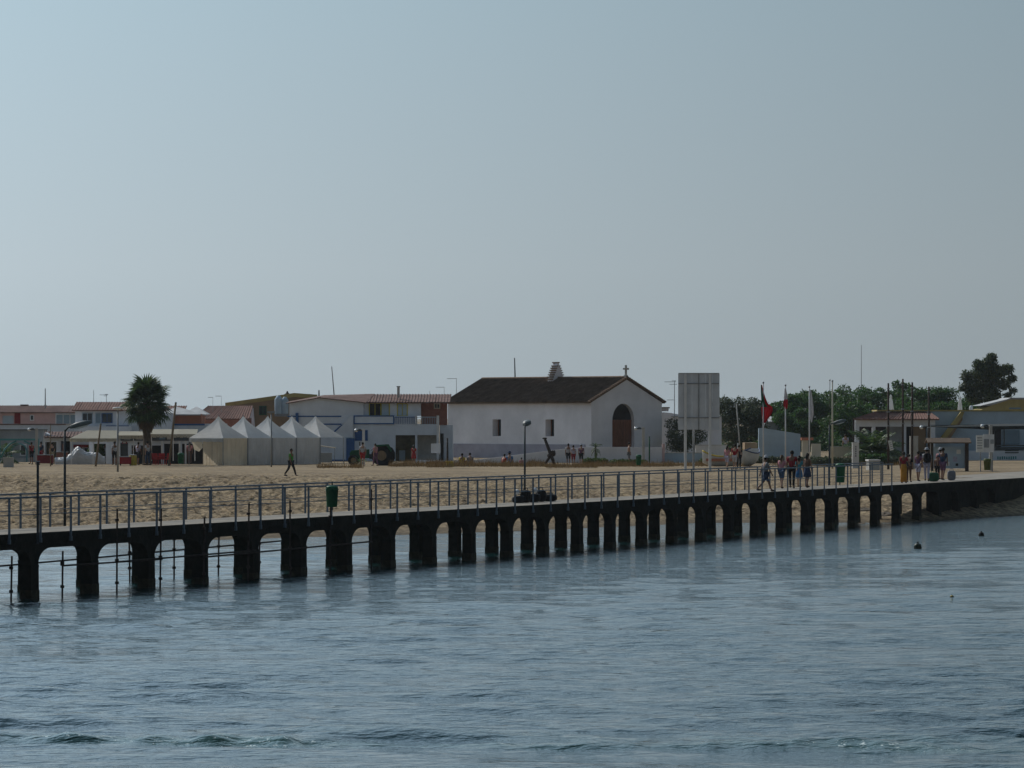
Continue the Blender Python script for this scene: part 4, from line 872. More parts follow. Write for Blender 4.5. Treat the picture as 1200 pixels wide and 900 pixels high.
# white shed with falling roofline
h = Fac('white_shed', 'plain white shed wall with a roofline falling to the right behind the flags', 'building', 880, 544, 14.1)
h.pr('wall', 'pale_blue', [(889, 544), (889, 502), (894, 501.5), (938, 508.5), (938, 544)], 0, .5); h.b('side_wall', 'brown_wall', (874, 519, 888.9, 544, 1.6, 5))  # side wall coloured dark to stand for shade from the olive tree
h = Fac('far_house', 'low grey roofed house glimpsed between the olive tree and the wood', 'house', 896, 530, 11)
h.b('wall', 'grey_wall', (897, 494, 935, 530, 0, 5)); roof_slope(h.o, 'roof_grey', h.X(894), h.X(937), -.3, h.Z(494), 2.5, h.Z(488.3))
h = Fac('broken_wall', 'pale wall piece with a small orange roof at the foot of the wood', 'wall', 940, 542, 13.7)
h.b('wall', 'cream_wall', (940, 516, 947, 542, 0, .4), (951, 520, 962, 542, .1, .5)); h.b('roof', 'orange_wall', (939, 513, 953, 515.9, -.2, .8))
h = Fac('low_parapet', 'low cream parapet left of the white pillar on the right', 'wall', 973, 548, 15.3)
h.b('wall', 'cream_wall', (972.5, 524, 999, 548, 0, .3)); h.b('coping', 'pale_concrete', (972, 523, 999, 523.95, -.04, .34))
# ---- right hand house with yellow line and red tile porch
h = Fac('villa', 'flat roofed white villa with a yellow roof line and red tiled porch at the right', 'house', 1002, 544, 14.2)
h.b('upper_wall', 'cool_white', (1031, 482, 1088, 520, 2.2, 7)); h.b('upper_wall', 'pale_blue', (1088.1, 482, 1260, 544, 2.0, 7)); h.b('roof_line', 'ochre', (1030, 480.3, 1260, 481.95, 1.9, 7.1))
h.wall('porch_wall', 'cool_white', 1002, 490.5, 1096, 544, 0, .25, [(1007, 500, 1022, 544), (1026, 500, 1058, 544), (1062, 500, 1090, 544)])
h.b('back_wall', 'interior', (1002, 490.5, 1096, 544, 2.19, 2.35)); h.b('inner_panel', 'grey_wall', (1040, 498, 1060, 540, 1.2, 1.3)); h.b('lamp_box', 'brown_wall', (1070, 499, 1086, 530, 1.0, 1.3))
roof_slope(h.o, 'roof_red', h.X(1000), h.X(1100), -.5, h.Z(491), 2.3, h.Z(482.5), x0b=h.X(1030), x1b=h.X(1092))
h.b('eave_line', 'cool_white', (1001, 491.2, 1099, 492.6, -.45, -.3))
h.pr('stair', 'ochre', [(1106, 515), (1104, 513.5), (1128, 482.5), (1132, 482.5), (1130, 488), (1110, 515)], 1.2, 1.9)
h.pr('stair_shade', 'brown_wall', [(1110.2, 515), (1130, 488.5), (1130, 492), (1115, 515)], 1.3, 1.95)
h.b('terrace_wall', 'cool_white', (1098, 528, 1260, 549, -.4, -.1)); h.b('terrace_slab', 'steel_dark', (1160, 523.8, 1260, 525, -.6, 1.9)); h.b('vent_slot', 'steel_dark', (1177, 527.3, 1193, 528.7, -.43, -.402), (1177, 529.8, 1193, 531, -.43, -.402))
random.seed(12)
for i in range(9): h.b('wall_lettering', 'teal_paint', (1168+i*2.6, 534.6+random.uniform(0, .6), 1169.6+i*2.6, 538.6-random.uniform(0, .8), -.42, -.402))
h.b('window', 'blue_glass', (1178, 504, 1198, 521, 1.9, 1.98)); h.b('doorway', 'interior', (1162, 501, 1176, 524, 1.85, 1.98)); 
pg = thing('pergola', 'dark shade net pergola roof at the right edge over the villa terrace', 'pergola', at(1180, 523, 14.8))
g = MB(); W0, W1 = (1086-1180)/14.8, (1262-1180)/14.8
g.add([(W0, 0, (523-500)/14.8), (-1.5, -.6, (523-499.5)/14.8), (W1, -.6, (523-498)/14.8), (W1, 2, (523-496)/14.8), (-1.2, 2, (523-497)/14.8), (W0, .05, (523-499)/14.8), (-1.5, -.6, (523-503.5)/14.8), (W1, -.6, (523-502.5)/14.8)], [(0, 1, 4, 5), (1, 2, 3, 4), (0, 6, 1), (1, 6, 7, 2)])
g.build('shade_net', 'net_shade', pg)
for px_ in (1165, 1176, 1215, 1255): MB().tube(((px_-1180)/14.8, -.4, 0), ((px_-1180)/14.8, -.4, 1.6), .05, n=6).build('post', 'steel_dark', pg)
MB().box((1160-1180)/14.8, (1262-1180)/14.8, -.5, -.42, .02, .1).build('rail', 'steel_dark', pg)
h = Fac('yellow_hall', 'distant building with a shallow yellow roof at the right edge below the eucalyptus', 'building', 1150, 520, 11.5)
h.b('wall', 'cream_wall', (1158, 480, 1250, 520, 0, 8)); h.pr('roof', 'ochre', [(1148, 481), (1160, 475.5), (1184, 468), (1240, 468), (1250, 481)], -.3, 8); h.pr('roof_edge', 'roof_grey', [(1148, 475.5), (1180, 467.8), (1184, 466), (1240, 466), (1240, 467.9), (1184, 467.9), (1160, 475.4)], -.4, 8.1)
h.b('skylight', 'blue_glass', (1182, 477.6, 1196, 479.4, -.36, -.303))

# ---- far left, hidden house edges and street behind get a plain back row
h = Fac('back_row_house', 'low white house with a tiled roof seen between the ochre house and the palm top', 'house', 150, 538, 12)
h.b('wall', 'cool_white', (140, 482, 212, 538, 2, 8)); roof_slope(h.o, 'roof_red', h.X(138), h.X(214), 1.6, h.Z(482), 5, h.Z(475.5))
#PART3
# ------------------------------------------------------------------ tents
def tent(px0, px1, yt, ye, yb, s_, label, door=False, depth=2.6):
    W_ = (px1-px0)/s_; o = thing('tent', label, 'tent', at(px0, yb, s_), 0, 'row of white pointed tents on the sand'); o.location.z = gs(px0, s_)-.05
    H_ = CH-(ye-YH)/s_-o.location.z; HT = CH-(yt-YH)/s_-o.location.z; D_ = depth
    g = MB(); c = (W_/2, D_/2); n_ = 7; vs = []
    ring0 = [(0, 0), (W_/2, 0), (W_, 0), (W_, D_/2), (W_, D_), (W_/2, D_), (0, D_), (0, D_/2)]
    for i in range(n_+1):
        u = i/n_; k = (1-u)**1.35*.96+.04*(1-u)+.004; z = H_+(HT-H_)*u
        for j, (x, y) in enumerate(ring0):
            sag = .06*math.sin(math.pi*u) if j % 2 else 0
            vs.append((c[0]+(x-c[0])*(k-sag*.7), c[1]+(y-c[1])*(k-sag*.7), z-(.10 if (j % 2 and i == 0) else 0)*0))
    fs = [(i*8+j, i*8+(j+1) % 8, (i+1)*8+(j+1) % 8, (i+1)*8+j) for i in range(n_) for j in range(8)]
    g.add(vs, fs); g.build('roof_canvas', 'canvas', o)
    g = MB()
    for j in range(10): x0, x1 = j*W_/10, (j+1)*W_/10; g.box(x0+.004, x1-.004, -.035, -.012, H_-.26-(.03 if j % 2 else 0), H_)
    g.build('valance', 'canvas', o)
    def wl_(xa, ya, xb, yb_, nm='wall_canvas'):
        g = MB(); n2 = 18; vs = []; a = Vector((xa, ya, 0)); b_ = Vector((xb, yb_, 0)); nr = (b_-a).cross(Vector((0, 0, 1))).normalized()
        for i in range(n2+1):
            p = a.lerp(b_, i/n2)+nr*.03*math.sin(i*2.1+xa*3); vs += [(p.x, p.y, 0.0), (p.x, p.y, H_-.02)]
        g.add(vs, [(2*i, 2*i+2, 2*i+3, 2*i+1) for i in range(n2)]); g.build(nm, 'canvas_cream' if door else 'canvas_wall', o)
    if door:
        wl_(W_*.40, .02, W_*.66, .02); wl_(W_*.67, .03, W_-.03, .03)
        g = MB(); g.add([(W_*.06, 0, H_-.08), (W_*.38, 0, H_-.08), (W_*.40, .02, H_-.7), (W_*.30, -.05, H_-1.0), (W_*.16, -.05, H_-.85)], [(4, 3, 2, 1, 0)]); g.build('rolled_flap', 'canvas_cream', o)
    else: wl_(.03, .02, W_-.03, .02)
    wl_(.03, D_-.02, W_-.03, D_-.02); wl_(W_-.03, .03, W_-.03, D_-.03)
    if not door: wl_(.03, .03, .03, D_-.03)
    for x, y in ((0, 0), (W_, 0), (0, D_), (W_, D_)): MB().tube((x, y-.015, -.1), (x, y-.015, H_), .03, n=6).build('corner_pole', 'steel_grey', o)
    MB().lathe([(.03, HT-.06), (.035, HT+.03), (.01, HT+.09)], 6, (c[0], c[1], 0)).build('peak_cap', 'steel_grey', o)
    return o
TB = R(32); TA = 3.1; c0_ = at(261.5, 551, 15.9); q0 = c0_+Vector((-TA*math.cos(TB), TA*math.sin(TB), 0))
tl_ = ['nearest and leftmost white pointed tent, its left side open with a rolled flap', 'second white pointed tent from the left, next to the open one', 'third white pointed tent, behind the grey lamp post', 'fourth white pointed tent, the one behind the man in the green shirt', 'farthest pointed tent at the right end of the row, without side walls']
for i in range(5):
    t_ = tent(0, TA*15.9, 487.5, 513.8, 551.5, 15.9, tl_[i], i == 0, TA); t_.location = q0+Vector((math.sin(TB), math.cos(TB), 0))*TA*1.02*i; t_.location.z = float(gz(t_.location.x, t_.location.y, False))-.03; t_.rotation_euler.z = -TB
    if i == 4:
        for c_ in list(t_.children):
            if c_.name.startswith('wall_canvas'): bpy.data.objects.remove(c_)
        for x_, h_ in ((.3, .8), (1.6, .7)): pass
a_ = thing('stall_table', 'long grey covered stall table under the farthest tent', 'table', ground(378, 15.1), 0); MB().box(-.75, .75, -.3, .3, .74, .80).build('tabletop', 'steel_grey', a_); MB().box(-.74, .74, -.29, -.26, .05, .738).build('table_skirt', 'grey_wall', a_)
for x in (-.7, .7):
    for y in (-.2, .25): MB().tube((x, y, -.05), (x, y, .74), .02, n=5).build('leg', 'steel_grey', a_)
a_ = thing('small_canopy', 'small flat cream canopy on thin poles right of the tents', 'canopy', ground(381, 15.2), 0); z_ = CH-(522-YH)/15.2-a_.location.z
MB().prism([(-.8, z_), (.8, z_-.22), (.8, z_-.16), (-.8, z_+.06)], -.6, .6).build('cover', 'awning', a_)
for x in (-.75, .75): MB().tube((x, -.5, -.1), (x, -.5, z_-.1-.13*x), .022, n=5).build('pole', 'steel_grey', a_)
# ------------------------------------------------------------------ lamps and poles on land
def pole_lamp(px, yt, s_, label, head='flat', yb=None):
    p = ground(px, s_); H_ = CH-(yt-YH)/s_-p.z; o = thing('street_lamp', label, 'street lamp', p, 0, 'lamps on the beach and promenade')
    if head == 'flat':
        MB().tube((0,0,-.2), (0,0,H_-.08), .07, .05).build('pole', 'steel_grey', o, True); MB().lathe([(.12, H_-.13), (.34, H_-.05), (.34, H_+.02), (.12, H_+.05)], 12).build('lamp_head', 'white_metal', o, True)
    elif head == 'tee':
        MB().tube((0,0,-.2), (0,0,H_-.05), .06, .045).build('pole', 'steel_grey', o, True); g = MB(); g.box(-.28, .28, -.1, .1, H_-.12, H_+.02); g.build('lamp_head', 'steel_grey', o)
    else:
        MB().box(-.10, .10, -.09, .09, -.2, H_).build('pole', 'pale_concrete' if head != 'white' else 'white_metal', o)
        MB().tube((0, 0, H_-.12), (-.42, 0, H_-.06), .03, n=6).build('arm', 'steel_dark', o)
        MB().lathe([(.03, .14), (.17, .10), (.20, -.02), (.15, -.03)], 12, (-.35, 0, H_-.1)).build('lamp_shade', 'steel_dark', o, True)
        MB().ball((-.55, 0, H_-.08), .14, .14, .13, 12, 8).build('lamp_globe', 'lamp_glass', o, True)
    return o
pole_lamp(138, 478, 18.0, 'tall grey lamp post with a flat round head left of the palm'); pole_lamp(318, 482, 16.4, 'grey lamp post with a short T head in front of the third tent', 'tee')
pole_lamp(426, 503, 15.6, 'white pillar lamp with a globe above the tractor', 'white'); pole_lamp(754, 501, 15.6, 'concrete pillar lamp with a globe before the church door', 'arm'); pole_lamp(1089, 499.5, 16.5, 'pillar lamp with a globe left of the notice shelter roof', 'arm'); pole_lamp(1161, 498, 17.6, 'thick concrete pillar lamp beside the notice panel at the right', 'arm')
pole_lamp(43, 502, 15.6, 'pillar lamp with a globe before the grey shed at the far left', 'arm')
def lean_pole(px0, y0, px1, y1, s_, label, r_=.09, m_='wood'):
    a = ground(px1, s_); b_ = at(px0, y0, s_); b_.y = a.y
    o = thing('wooden_pole', label, 'pole', a, 0); MB().tube((0, 0, -.3), b_-a, r_, r_*.8, 8).build('shaft', m_, o, True); MB().lathe([(r_*.85, -.03), (r_*.9, .02), (r_*.3, .05)], 8, b_-a).build('cap', 'steel_dark', o); return o
lean_pole(206, 472, 197.5, 552, 16.0, 'tall wooden pole leaning right at the right side of the palm'); lean_pole(118, 497, 111.5, 552, 16.2, 'shorter leaning wooden pole in front of the green shrub', .08); lean_pole(59, 497, 59.5, 552, 16.2, 'thin upright wooden pole before the low gabled house', .04)
lean_pole(863, 473, 869, 541, 15.2, 'thin grey pole leaning against the olive tree', .055, 'pale_concrete'); lean_pole(524.3, 514, 524.5, 551, 16.2, 'rusty post standing in the dry grass left of the church', .08, 'steel_rust'); lean_pole(515, 533, 515, 552, 16.2, 'short dark post left of the rusty post by the church', .05, 'steel_dark')
lean_pole(761, 512, 761, 546, 15.6, 'thin dark green post right of the church lamp', .06, 'green_dark'); 
for px_, y_, nm_ in ((1041, 449, 'leftmost dark tall pole of the beach net, before the closed parasol'), (1058, 444, 'second dark tall pole of the net, the tallest one'), (1069, 448, 'third dark tall pole of the net'), (1088.5, 453, 'rightmost dark tall pole of the net, left of the notice shelter')):
    a = ground(px_, 17.2); H_ = CH-(y_-YH)/17.2-a.z; o = thing('net_pole', nm_, 'pole', a, 0, 'dark poles of the beach net'); MB().tube((0,0,-.2), (0,0,H_), .085, .06, 8).build('shaft', 'wood_dark', o, True)
    for zz in (H_*.93, H_*.66, H_*.5): MB().box(-.10, .10, -.10, .10, zz, zz+.08).build('band', 'steel_grey', o)
wr_ = thing('net_wires', 'thin pale wires strung between the dark tall poles at the right', 'wires', ground(1041, 17.2), 0)
for y_ in (486, 516): z_ = CH-(y_-YH)/17.2-wr_.location.z; MB().tube((0, .05, z_), ((1058-1041)/17.2, .05, z_-.03), .014, n=5).build('wire', 'steel_grey', wr_)
MB().tube(((1088.5-1041)/17.2, .05, CH-(498-YH)/17.2-wr_.location.z), ((1160-1041)/17.2, .9, CH-(498.5-YH)/17.2-wr_.location.z), .014, n=5).build('wire', 'steel_dark', wr_)
# ------------------------------------------------------------------ billboard
p = ground(817, 17.6); bb = thing('billboard', 'large blank billboard seen from its ribbed back on three steel posts', 'billboard', p, 0)
zt = CH-(438-YH)/17.6-p.z; zb = CH-(503.5-YH)/17.6-p.z; X_ = lambda x: (x-817)/17.6
for a, b_ in ((794.8, 803), (803.1, 811), (811.1, 818.7), (819.1, 827), (827.1, 835), (835.1, 843.3)): MB().box(X_(a), X_(b_), .10, .15, zb, zt).build('panel', 'panel_back', bb)
MB().box(X_(818.3), X_(819.5), .03, .099, zb, zt).build('centre_rib', 'steel_grey', bb)
for y_ in (449.5, 489.5): z_ = CH-(y_-YH)/17.6-p.z; MB().box(X_(795), X_(843), .04, .099, z_-.035, z_+.035).build('cross_rail', 'steel_grey', bb)
MB().box(X_(795), X_(843), .03, .16, zt+.003, zt+.06).build('top_rail', 'steel_grey', bb)
for x, y0 in ((803.2, -.12), (832, -.12)): MB().box(X_(x)-.085, X_(x)+.085, y0-.05, y0+.12, -.5, zt-.02).build('post', 'white_metal', bb)
MB().box(X_(813.5)-.07, X_(813.5)+.07, .9, 1.04, -.5, zb+1.5).build('back_post', 'steel_grey', bb)
# ------------------------------------------------------------------ flagpoles
def flagpole(px, yt, s_, label, m_='white_metal', r_=.055):
    a = ground(px, s_); H_ = CH-(yt-YH)/s_-a.z; o = thing('flagpole', label, 'flagpole', a, 0, 'row of flagpoles'); MB().tube((0,0,-.2), (0,0,H_), r_, r_*.6, 10).build('shaft', m_, o, True); MB().ball((0,0,H_+.03), .07, .07, .07, 8, 6).build('finial', 'steel_grey', o, True); return a, H_
def flag(a, s_, x_rows, label, mats, name='flag'):
    """hanging cloth: rows of (pixel y, left x, right x) in the photograph, folds in depth"""
    o = thing(name, label, 'flag', (a.x, a.y, 0), 0, 'flags on the poles')
    for mi, (m_, u0, u1, nm) in enumerate(mats):
        g = MB(); n_ = 10; rows = []
        for r_, (y, xl, xr) in enumerate(x_rows):
            z = CH-(y-YH)/s_
            for j in range(n_+1):
                u = u0+(u1-u0)*j/n_; x = (xl+(xr-xl)*u-600)/s_-a.x; d = .10*math.sin(u*9+r_*.35)*(min(1, (xr-xl)/6))
                rows.append((x, d-.02, z))
        nr = len(x_rows); vs = rows+[(x, y+.012, z) for x, y, z in rows]; fs = []; M_ = len(rows)
        for i in range(nr-1):
            for j in range(n_): q = i*(n_+1)+j; fs += [(q, q+n_+1, q+n_+2, q+1), (M_+q, M_+q+1, M_+q+n_+2, M_+q+n_+1)]
        g.add(vs, fs); g.build(nm, m_, o, True)
    return o
a, _ = flagpole(894.5, 449, 17.6, 'white flagpole carrying the dark green and red flag')
fr_ = [(451, 891.6, 893.2), (458, 891.6, 894.5), (466, 892, 897), (473, 892.3, 900), (477, 892.4, 905), (481, 892.5, 905.6), (486, 893, 903.5), (491, 893.6, 900), (495.5, 894.2, 897)]
flag(a, 17.6, fr_[:5], 'dark green and red national flag hanging limp from the leftmost flagpole', [('c_flaggreen', 0, .6, 'green_field'), ('c_flagred', .6, 1, 'red_field')])
g_ = bpy.data.objects['flag']
def addcloth(parent, a, s_, rows, m_, nm):
    g = MB(); n_ = 8; vs = []
    for r_, (y, xl, xr) in enumerate(rows):
        for j in range(n_+1): u = j/n_; vs.append(((xl+(xr-xl)*u-600)/s_-a.x, .10*math.sin(u*9+r_*.4)-.03, CH-(y-YH)/s_))
    M_ = len(vs); vs = vs+[(x, y+.012, z) for x, y, z in vs]; fs = []
    for i in range(len(rows)-1):
        for j in range(n_): q = i*(n_+1)+j; fs += [(q, q+n_+1, q+n_+2, q+1), (M_+q, M_+q+1, M_+q+n_+2, M_+q+n_+1)]
    g.add(vs, fs); return g.build(nm, m_, parent, True)
addcloth(g_, a, 17.6, fr_[4:], 'c_flagred', 'red_field')
a, _ = flagpole(920.5, 452, 17.5, 'white flagpole with a small furled red and white flag'); f2 = flag(a, 17.5, [(455, 919.5, 921), (462, 919, 922.5), (468, 918.8, 922.8)], 'small red and white flag furled round the second flagpole', [('c_white', 0, 1, 'white_field')])
addcloth(f2, a, 17.5, [(468, 918.6, 923), (474, 918.3, 923.3), (479, 919.5, 922.5)], 'c_flagred', 'red_field')
a, _ = flagpole(948.5, 454, 17.4, 'white flagpole carrying the limp white flag'); flag(a, 17.4, [(457, 948.6, 950.5), (466, 948.7, 952), (476, 948.8, 953.4), (486, 949, 953.6), (491, 949.5, 952.5), (495, 950.5, 951.5)], 'limp white flag hanging from the third flagpole', [('c_white', 0, 1, 'cloth')])
flagpole(975.5, 447, 17.0, 'cream flagpole without a flag, right of the white flag', 'cream_wall', .07); flagpole(972.5, 446, 14.5, 'thin rusty pole just left of the cream flagpole', 'steel_rust', .035)
# ------------------------------------------------------------------ anchor
p = ground(643, 16.2); an = thing('anchor_monument', 'large dark old anchor standing tilted in the dry grass before the church', 'anchor', p, 0)
Q = lambda x, y: Vector(((x-643)/16.2, 0, CH-(y-YH)/16.2-p.z))
MB().path([Q(638.5, 514.5), Q(644, 529), Q(647.5, 538), Q(651, 549)], [.10, .12, .12, .09], 8).build('shank', 'steel_rust', an, True)
MB().path([Q(650, 528)+Vector((0,-.1,0)), Q(646, 533), Q(641, 540), Q(635.5, 547.5)], [.07, .11, .10, .06], 8).build('stock', 'steel_rust', an, True)
MB().lathe([(.10, -.04), (.17, -.02), (.17, .05), (.08, .08)], 10, Q(638.3, 514)).build('ring', 'steel_rust', an, True); g = MB(); g.ball(Q(647.5, 531.5), .24, .16, .24, 8, 6); g.build('fluke', 'steel_rust', an); MB().ball(Q(643.5, 534), .15, .12, .15, 8, 6).build('fluke', 'steel_rust', an)
# ------------------------------------------------------------------ tractor
p = ground(436, 15.9); tr = thing('tractor', 'old green tractor with big dark rear tyres parked before the white and blue house', 'tractor', p, 0)
def wheel(x, y, r_, w_, nm='rear_wheel'):
    o = MB(); prof = [(r_*.55, -w_/2), (r_*.92, -w_/2), (r_, -w_*.35), (r_, w_*.35), (r_*.92, w_/2), (r_*.55, w_/2)]
    vs = []; N = 24
    for rr_, yy in prof:
        for k in range(N): t_ = 6.2832*k/N; q = rr_*(1.03 if (k % 2 and rr_ > r_*.95) else 1); vs.append((x+q*math.cos(t_), y+yy, r_+q*math.sin(t_)))
    o.add(vs, [(i*N+k, i*N+(k+1) % N, (i+1)*N+(k+1) % N, (i+1)*N+k) for i in range(5) for k in range(N)]+[tuple(range(N)), tuple(range(5*N, 6*N))])
    t_ = o.build(nm, 'rubber', tr); MB().tube((x, y-w_*.55, r_), (x, y+w_*.55, r_), r_*.5, n=14).build('rim', 'wood', t_); return t_
wheel(.72, -.6, .74, .38); wheel(.95, .75, .74, .38); wheel(-1.35, -.55, .40, .22, 'front_wheel'); wheel(-1.35, .6, .40, .22, 'front_wheel')
g = MB(); g.prism([(-1.6, .55), (-.2, .55), (-.2, 1.2), (-1.5, 1.12), (-1.65, .95)], -.28, .28); g.build('bonnet', 'green_dark', tr); MB().box(-.2, 1.0, -.22, .22, .5, .85).build('chassis', 'steel_dark', tr)
for y in (-.62, .62): MB().prism([(.1, 1.15), (.1, 1.0), (.3, 1.4), (1.1, 1.45), (1.4, 1.0), (1.45, 1.15), (1.2, 1.58), (.3, 1.52)][::-1], y-.2, y+.2).build('mudguard', 'green_dark', tr)
MB().box(.45, .95, -.25, .25, .95, 1.08).box(.88, .98, -.25, .25, 1.08, 1.4).build('seat', 'rubber', tr); MB().tube((-.1, 0, 1.1), (.25, 0, 1.4), .025).build('steering_column', 'steel_dark', tr); MB().tube((.23, -.2, 1.42), (.23, .2, 1.42), .03).build('steering_wheel', 'steel_dark', tr)
MB().tube((-.9, -.15, 1.1), (-.9, -.15, 1.75), .035).build('exhaust', 'steel_rust', tr)
# ------------------------------------------------------------------ wrapped boat, boats
def hull(o, L_, B_, Hh, m_, name='hull', sheer=.35, stripe=None):
    n_ = 14; g = MB(); vs = []; K = 9
    for i in range(n_+1):
        u = i/n_; x = (u-.5)*L_; b_ = B_/2*(math.sin(math.pi*min(1, max(0, u*.86+.07)))**.6); z1 = Hh+sheer*(2*u-1)**2+.1*(u-.5); zk = .05+.35*abs(2*u-1)**4*Hh
        for j in range(K): t_ = (j/(K-1)-.5)*2; q = abs(t_); vs.append((x, b_*math.copysign(math.sin(q*math.pi/2)**.8, t_) if q > 0 else 0, zk+(z1-zk)*(1-math.cos(q*math.pi/2))**.8))
    g.add(vs, [(i*K+j, (i+1)*K+j, (i+1)*K+j+1, i*K+j+1) for i in range(n_) for j in range(K-1)]+[tuple(range(K)), tuple(range(n_*K+K-1, n_*K-1, -1))])
    g.build(name, m_, o, True)
    g = MB()
    for sg in (0, K-1): g.path([Vector(vs[i*K+sg])+Vector((0, 0, .02)) for i in range(n_+1)], .045, 6)
    g.build('gunwale', stripe or m_, o, True)
    MB().add([vs[i*K+j] for i in range(1, n_) for j in (1, K-2)], [(2*i, 2*i+2, 2*i+3, 2*i+1) for i in range(n_-2)]).build('deck_floor', 'wood', o)
    return vs
p = ground(95, 15.5); o = thing('wrapped_boat', 'boat wrapped in shiny white plastic sheet on the sand before the cafes', 'boat', p, R(3))
g = MB(); n_ = 26; K = 13; vs = []
for i in range(n_+1):
    u = i/n_; x = -1.95+3.75*u; w_ = .75*math.sin(math.pi*min(1, .12+u*.8))**.5; hgt = (.55+.55*math.exp(-((u-.42)/.13)**2)+.35*sstep(.35, .5, u)*(1-sstep(.85, .98, u)))
    if u < .25: hgt = .5+.1*u
    for j in range(K): t_ = math.pi*j/(K-1); vs.append((x+.04*math.sin(j*3+i), -w_*math.cos(t_), max(0, hgt*math.sin(t_)**.6+.05*math.sin(i*1.7+j*2.3)*math.sin(t_))))
g.add(vs, [(i*K+j, i*K+j+1, (i+1)*K+j+1, (i+1)*K+j) for i in range(n_) for j in range(K-1)]+[tuple(range(K-1, -1, -1)), tuple(range(n_*K, n_*K+K))]); g.build('plastic_wrap', 'tarp', o)
MB().box(-2.1, 1.9, -.9, .9, -.16, -.02).build('trailer_bed', 'pale_concrete', o)
p = ground(847, 16.4); o = thing('wooden_boat', 'open wooden boat painted orange and white beside the billboard post', 'boat', p, R(-8)); hull(o, 2.9, 1.1, .75, 'boat_white', sheer=.45, stripe='yellow')
MB().box(-1.15, 1.1, -.60, -.54, .42, .62).build('orange_band', 'orange_wall', o)
p = ground(876, 16.2); o = thing('wooden_boat', 'white boat with dark blue gunwale, bow towards the sea, right of the orange one', 'boat', p, R(70)); hull(o, 3.6, 1.5, .95, 'boat_white', sheer=.3, stripe='boat_blue')
MB().box(-.04, .04, -.04, .04, .5, 1.7).build('bow_post', 'white_metal', o, loc=(-1.6, .25, 0)); 
# ------------------------------------------------------------------ slabs, signs, crates, cubes
def slab_(px, yt, w_, s_, label, m_='pale_concrete', cat='pillar', name='concrete_pillar', d=.3, marks=0):
    a = ground(px, s_); H_ = CH-(yt-YH)/s_-a.z; o = thing(name, label, cat, a, 0)
    MB().box(-w_/2, w_/2, -d/2, d/2, -.2, H_-.06).build('block', m_, o); MB().box(-w_/2-.01, w_/2+.01, -d/2-.01, d/2+.01, H_-.057, H_).build('cap', m_, o)
    for i in range(marks): MB().box(-.02, .05, -d/2-.012, -d/2-.002, H_-.35-i*.16, H_-.25-i*.16).build('lettering', 'ink', o)
    return o
slab_(10, 536, .72, 16.5, 'grey concrete slab standing in the sand at the far left'); slab_(1002.5, 518.5, .46, 16.8, 'tall white pillar with dark vertical lettering right of the flagpoles', 'white_wall', marks=5)
slab_(1071, 511, .55, 17, 'tall pale green white information pillar behind the orange skirt', 'pale_concrete', d=.35, marks=0)
a = ground(1023, 17.4); o = thing('concrete_box', 'low pale concrete box with a lid in the sand right of the white pillar', 'box', a, R(12)); MB().box(-.38, .38, -.35, .35, -.1, .62).build('block', 'pale_concrete', o); MB().box(-.42, .42, -.4, .4, .622, .72).build('lid', 'white_wall', o)
a = ground(1045, 17.5); o = thing('notice', 'white paper notice hanging askew on the leftmost dark pole', 'notice', a+Vector((0, -.12, 1.35)), 0); nn = MB().box(-.12, .12, -.01, .01, 0, .68).build('sheet', 'paper', o); nn.rotation_euler.y = R(-12)
for i in range(4): q = MB().box(-.08, .08, -.014, -.011, .1+i*.13, .13+i*.13).build('print_line', 'ink', nn)
# notice shelter
a = ground(1125, 17.8); ns = thing('notice_shelter', 'brown roofed notice shelter with a pinned board on one thick post at the right', 'shelter', a, 0); X_ = lambda x: (x-1125)/17.8; Z_ = lambda y: CH-(y-YH)/17.8-a.z
MB().prismx([(-.75, Z_(519.6)), (-.75, Z_(518.3)), (.35, Z_(513.2)), (1.4, Z_(518.3)), (1.4, Z_(519.6)), (.35, Z_(514.4))], X_(1086), X_(1137)).build('roof', 'kiosk_roof', ns)
MB().box(X_(1131), X_(1135), -.12, .12, -.2, Z_(519)).build('post', 'wood_dark', ns); MB().box(X_(1091), X_(1094), .1, .3, -.2, Z_(519)).build('post', 'wood_dark', ns)
MB().box(X_(1094.1), X_(1130.9), .1, .18, Z_(549), Z_(523.5)).build('board', 'pale_blue', ns)
for i, (x, y, w_, h_, m_) in enumerate(((1113, 529, 6, 4, 'pale_blue'), (1121, 527, 5, 5, 'paper'), (1117, 535, 5, 6, 'c_lilac'), (1125, 536, 5, 7, 'pale_blue'), (1120, 543, 3, 3, 'ink'), (1109, 541, 4, 5, 'paper'))): MB().box(X_(x), X_(x+w_), .07, .097, Z_(y+h_), Z_(y)).build('poster', m_, ns)
# notice panel with printed sheets
a = ground(1152, 18.0); o = thing('information_sign', 'white information panel with a grey map and text lines at the right', 'sign', a, 0); X_ = lambda x: (x-1152)/18; Z_ = lambda y: CH-(y-YH)/18-a.z
MB().tube((X_(1149), 0, -.2), (X_(1149), 0, Z_(530)), .035, n=6).build('post', 'steel_grey', o); MB().tube((X_(1163), 0, -.2), (X_(1163), 0, Z_(530)), .035, n=6).build('post', 'steel_grey', o)
MB().box(X_(1144), X_(1152), -.03, .03, Z_(530), Z_(510)).build('panel', 'paper', o); MB().box(X_(1152.3), X_(1165), -.03, .03, Z_(530), Z_(509)).build('panel', 'white_metal', o); MB().box(X_(1153), X_(1159), -.045, -.032, Z_(524.5), Z_(514.5)).build('map', 'steel_grey', o); MB().box(X_(1160.5), X_(1164.5), -.045, -.032, Z_(520), Z_(515)).build('map', 'grey_wall', o)
for i in range(5): MB().box(X_(1145), X_(1151), -.04, -.032, Z_(513.6+i*3), Z_(512.6+i*3)).build('text_line', 'grey_wall', o)
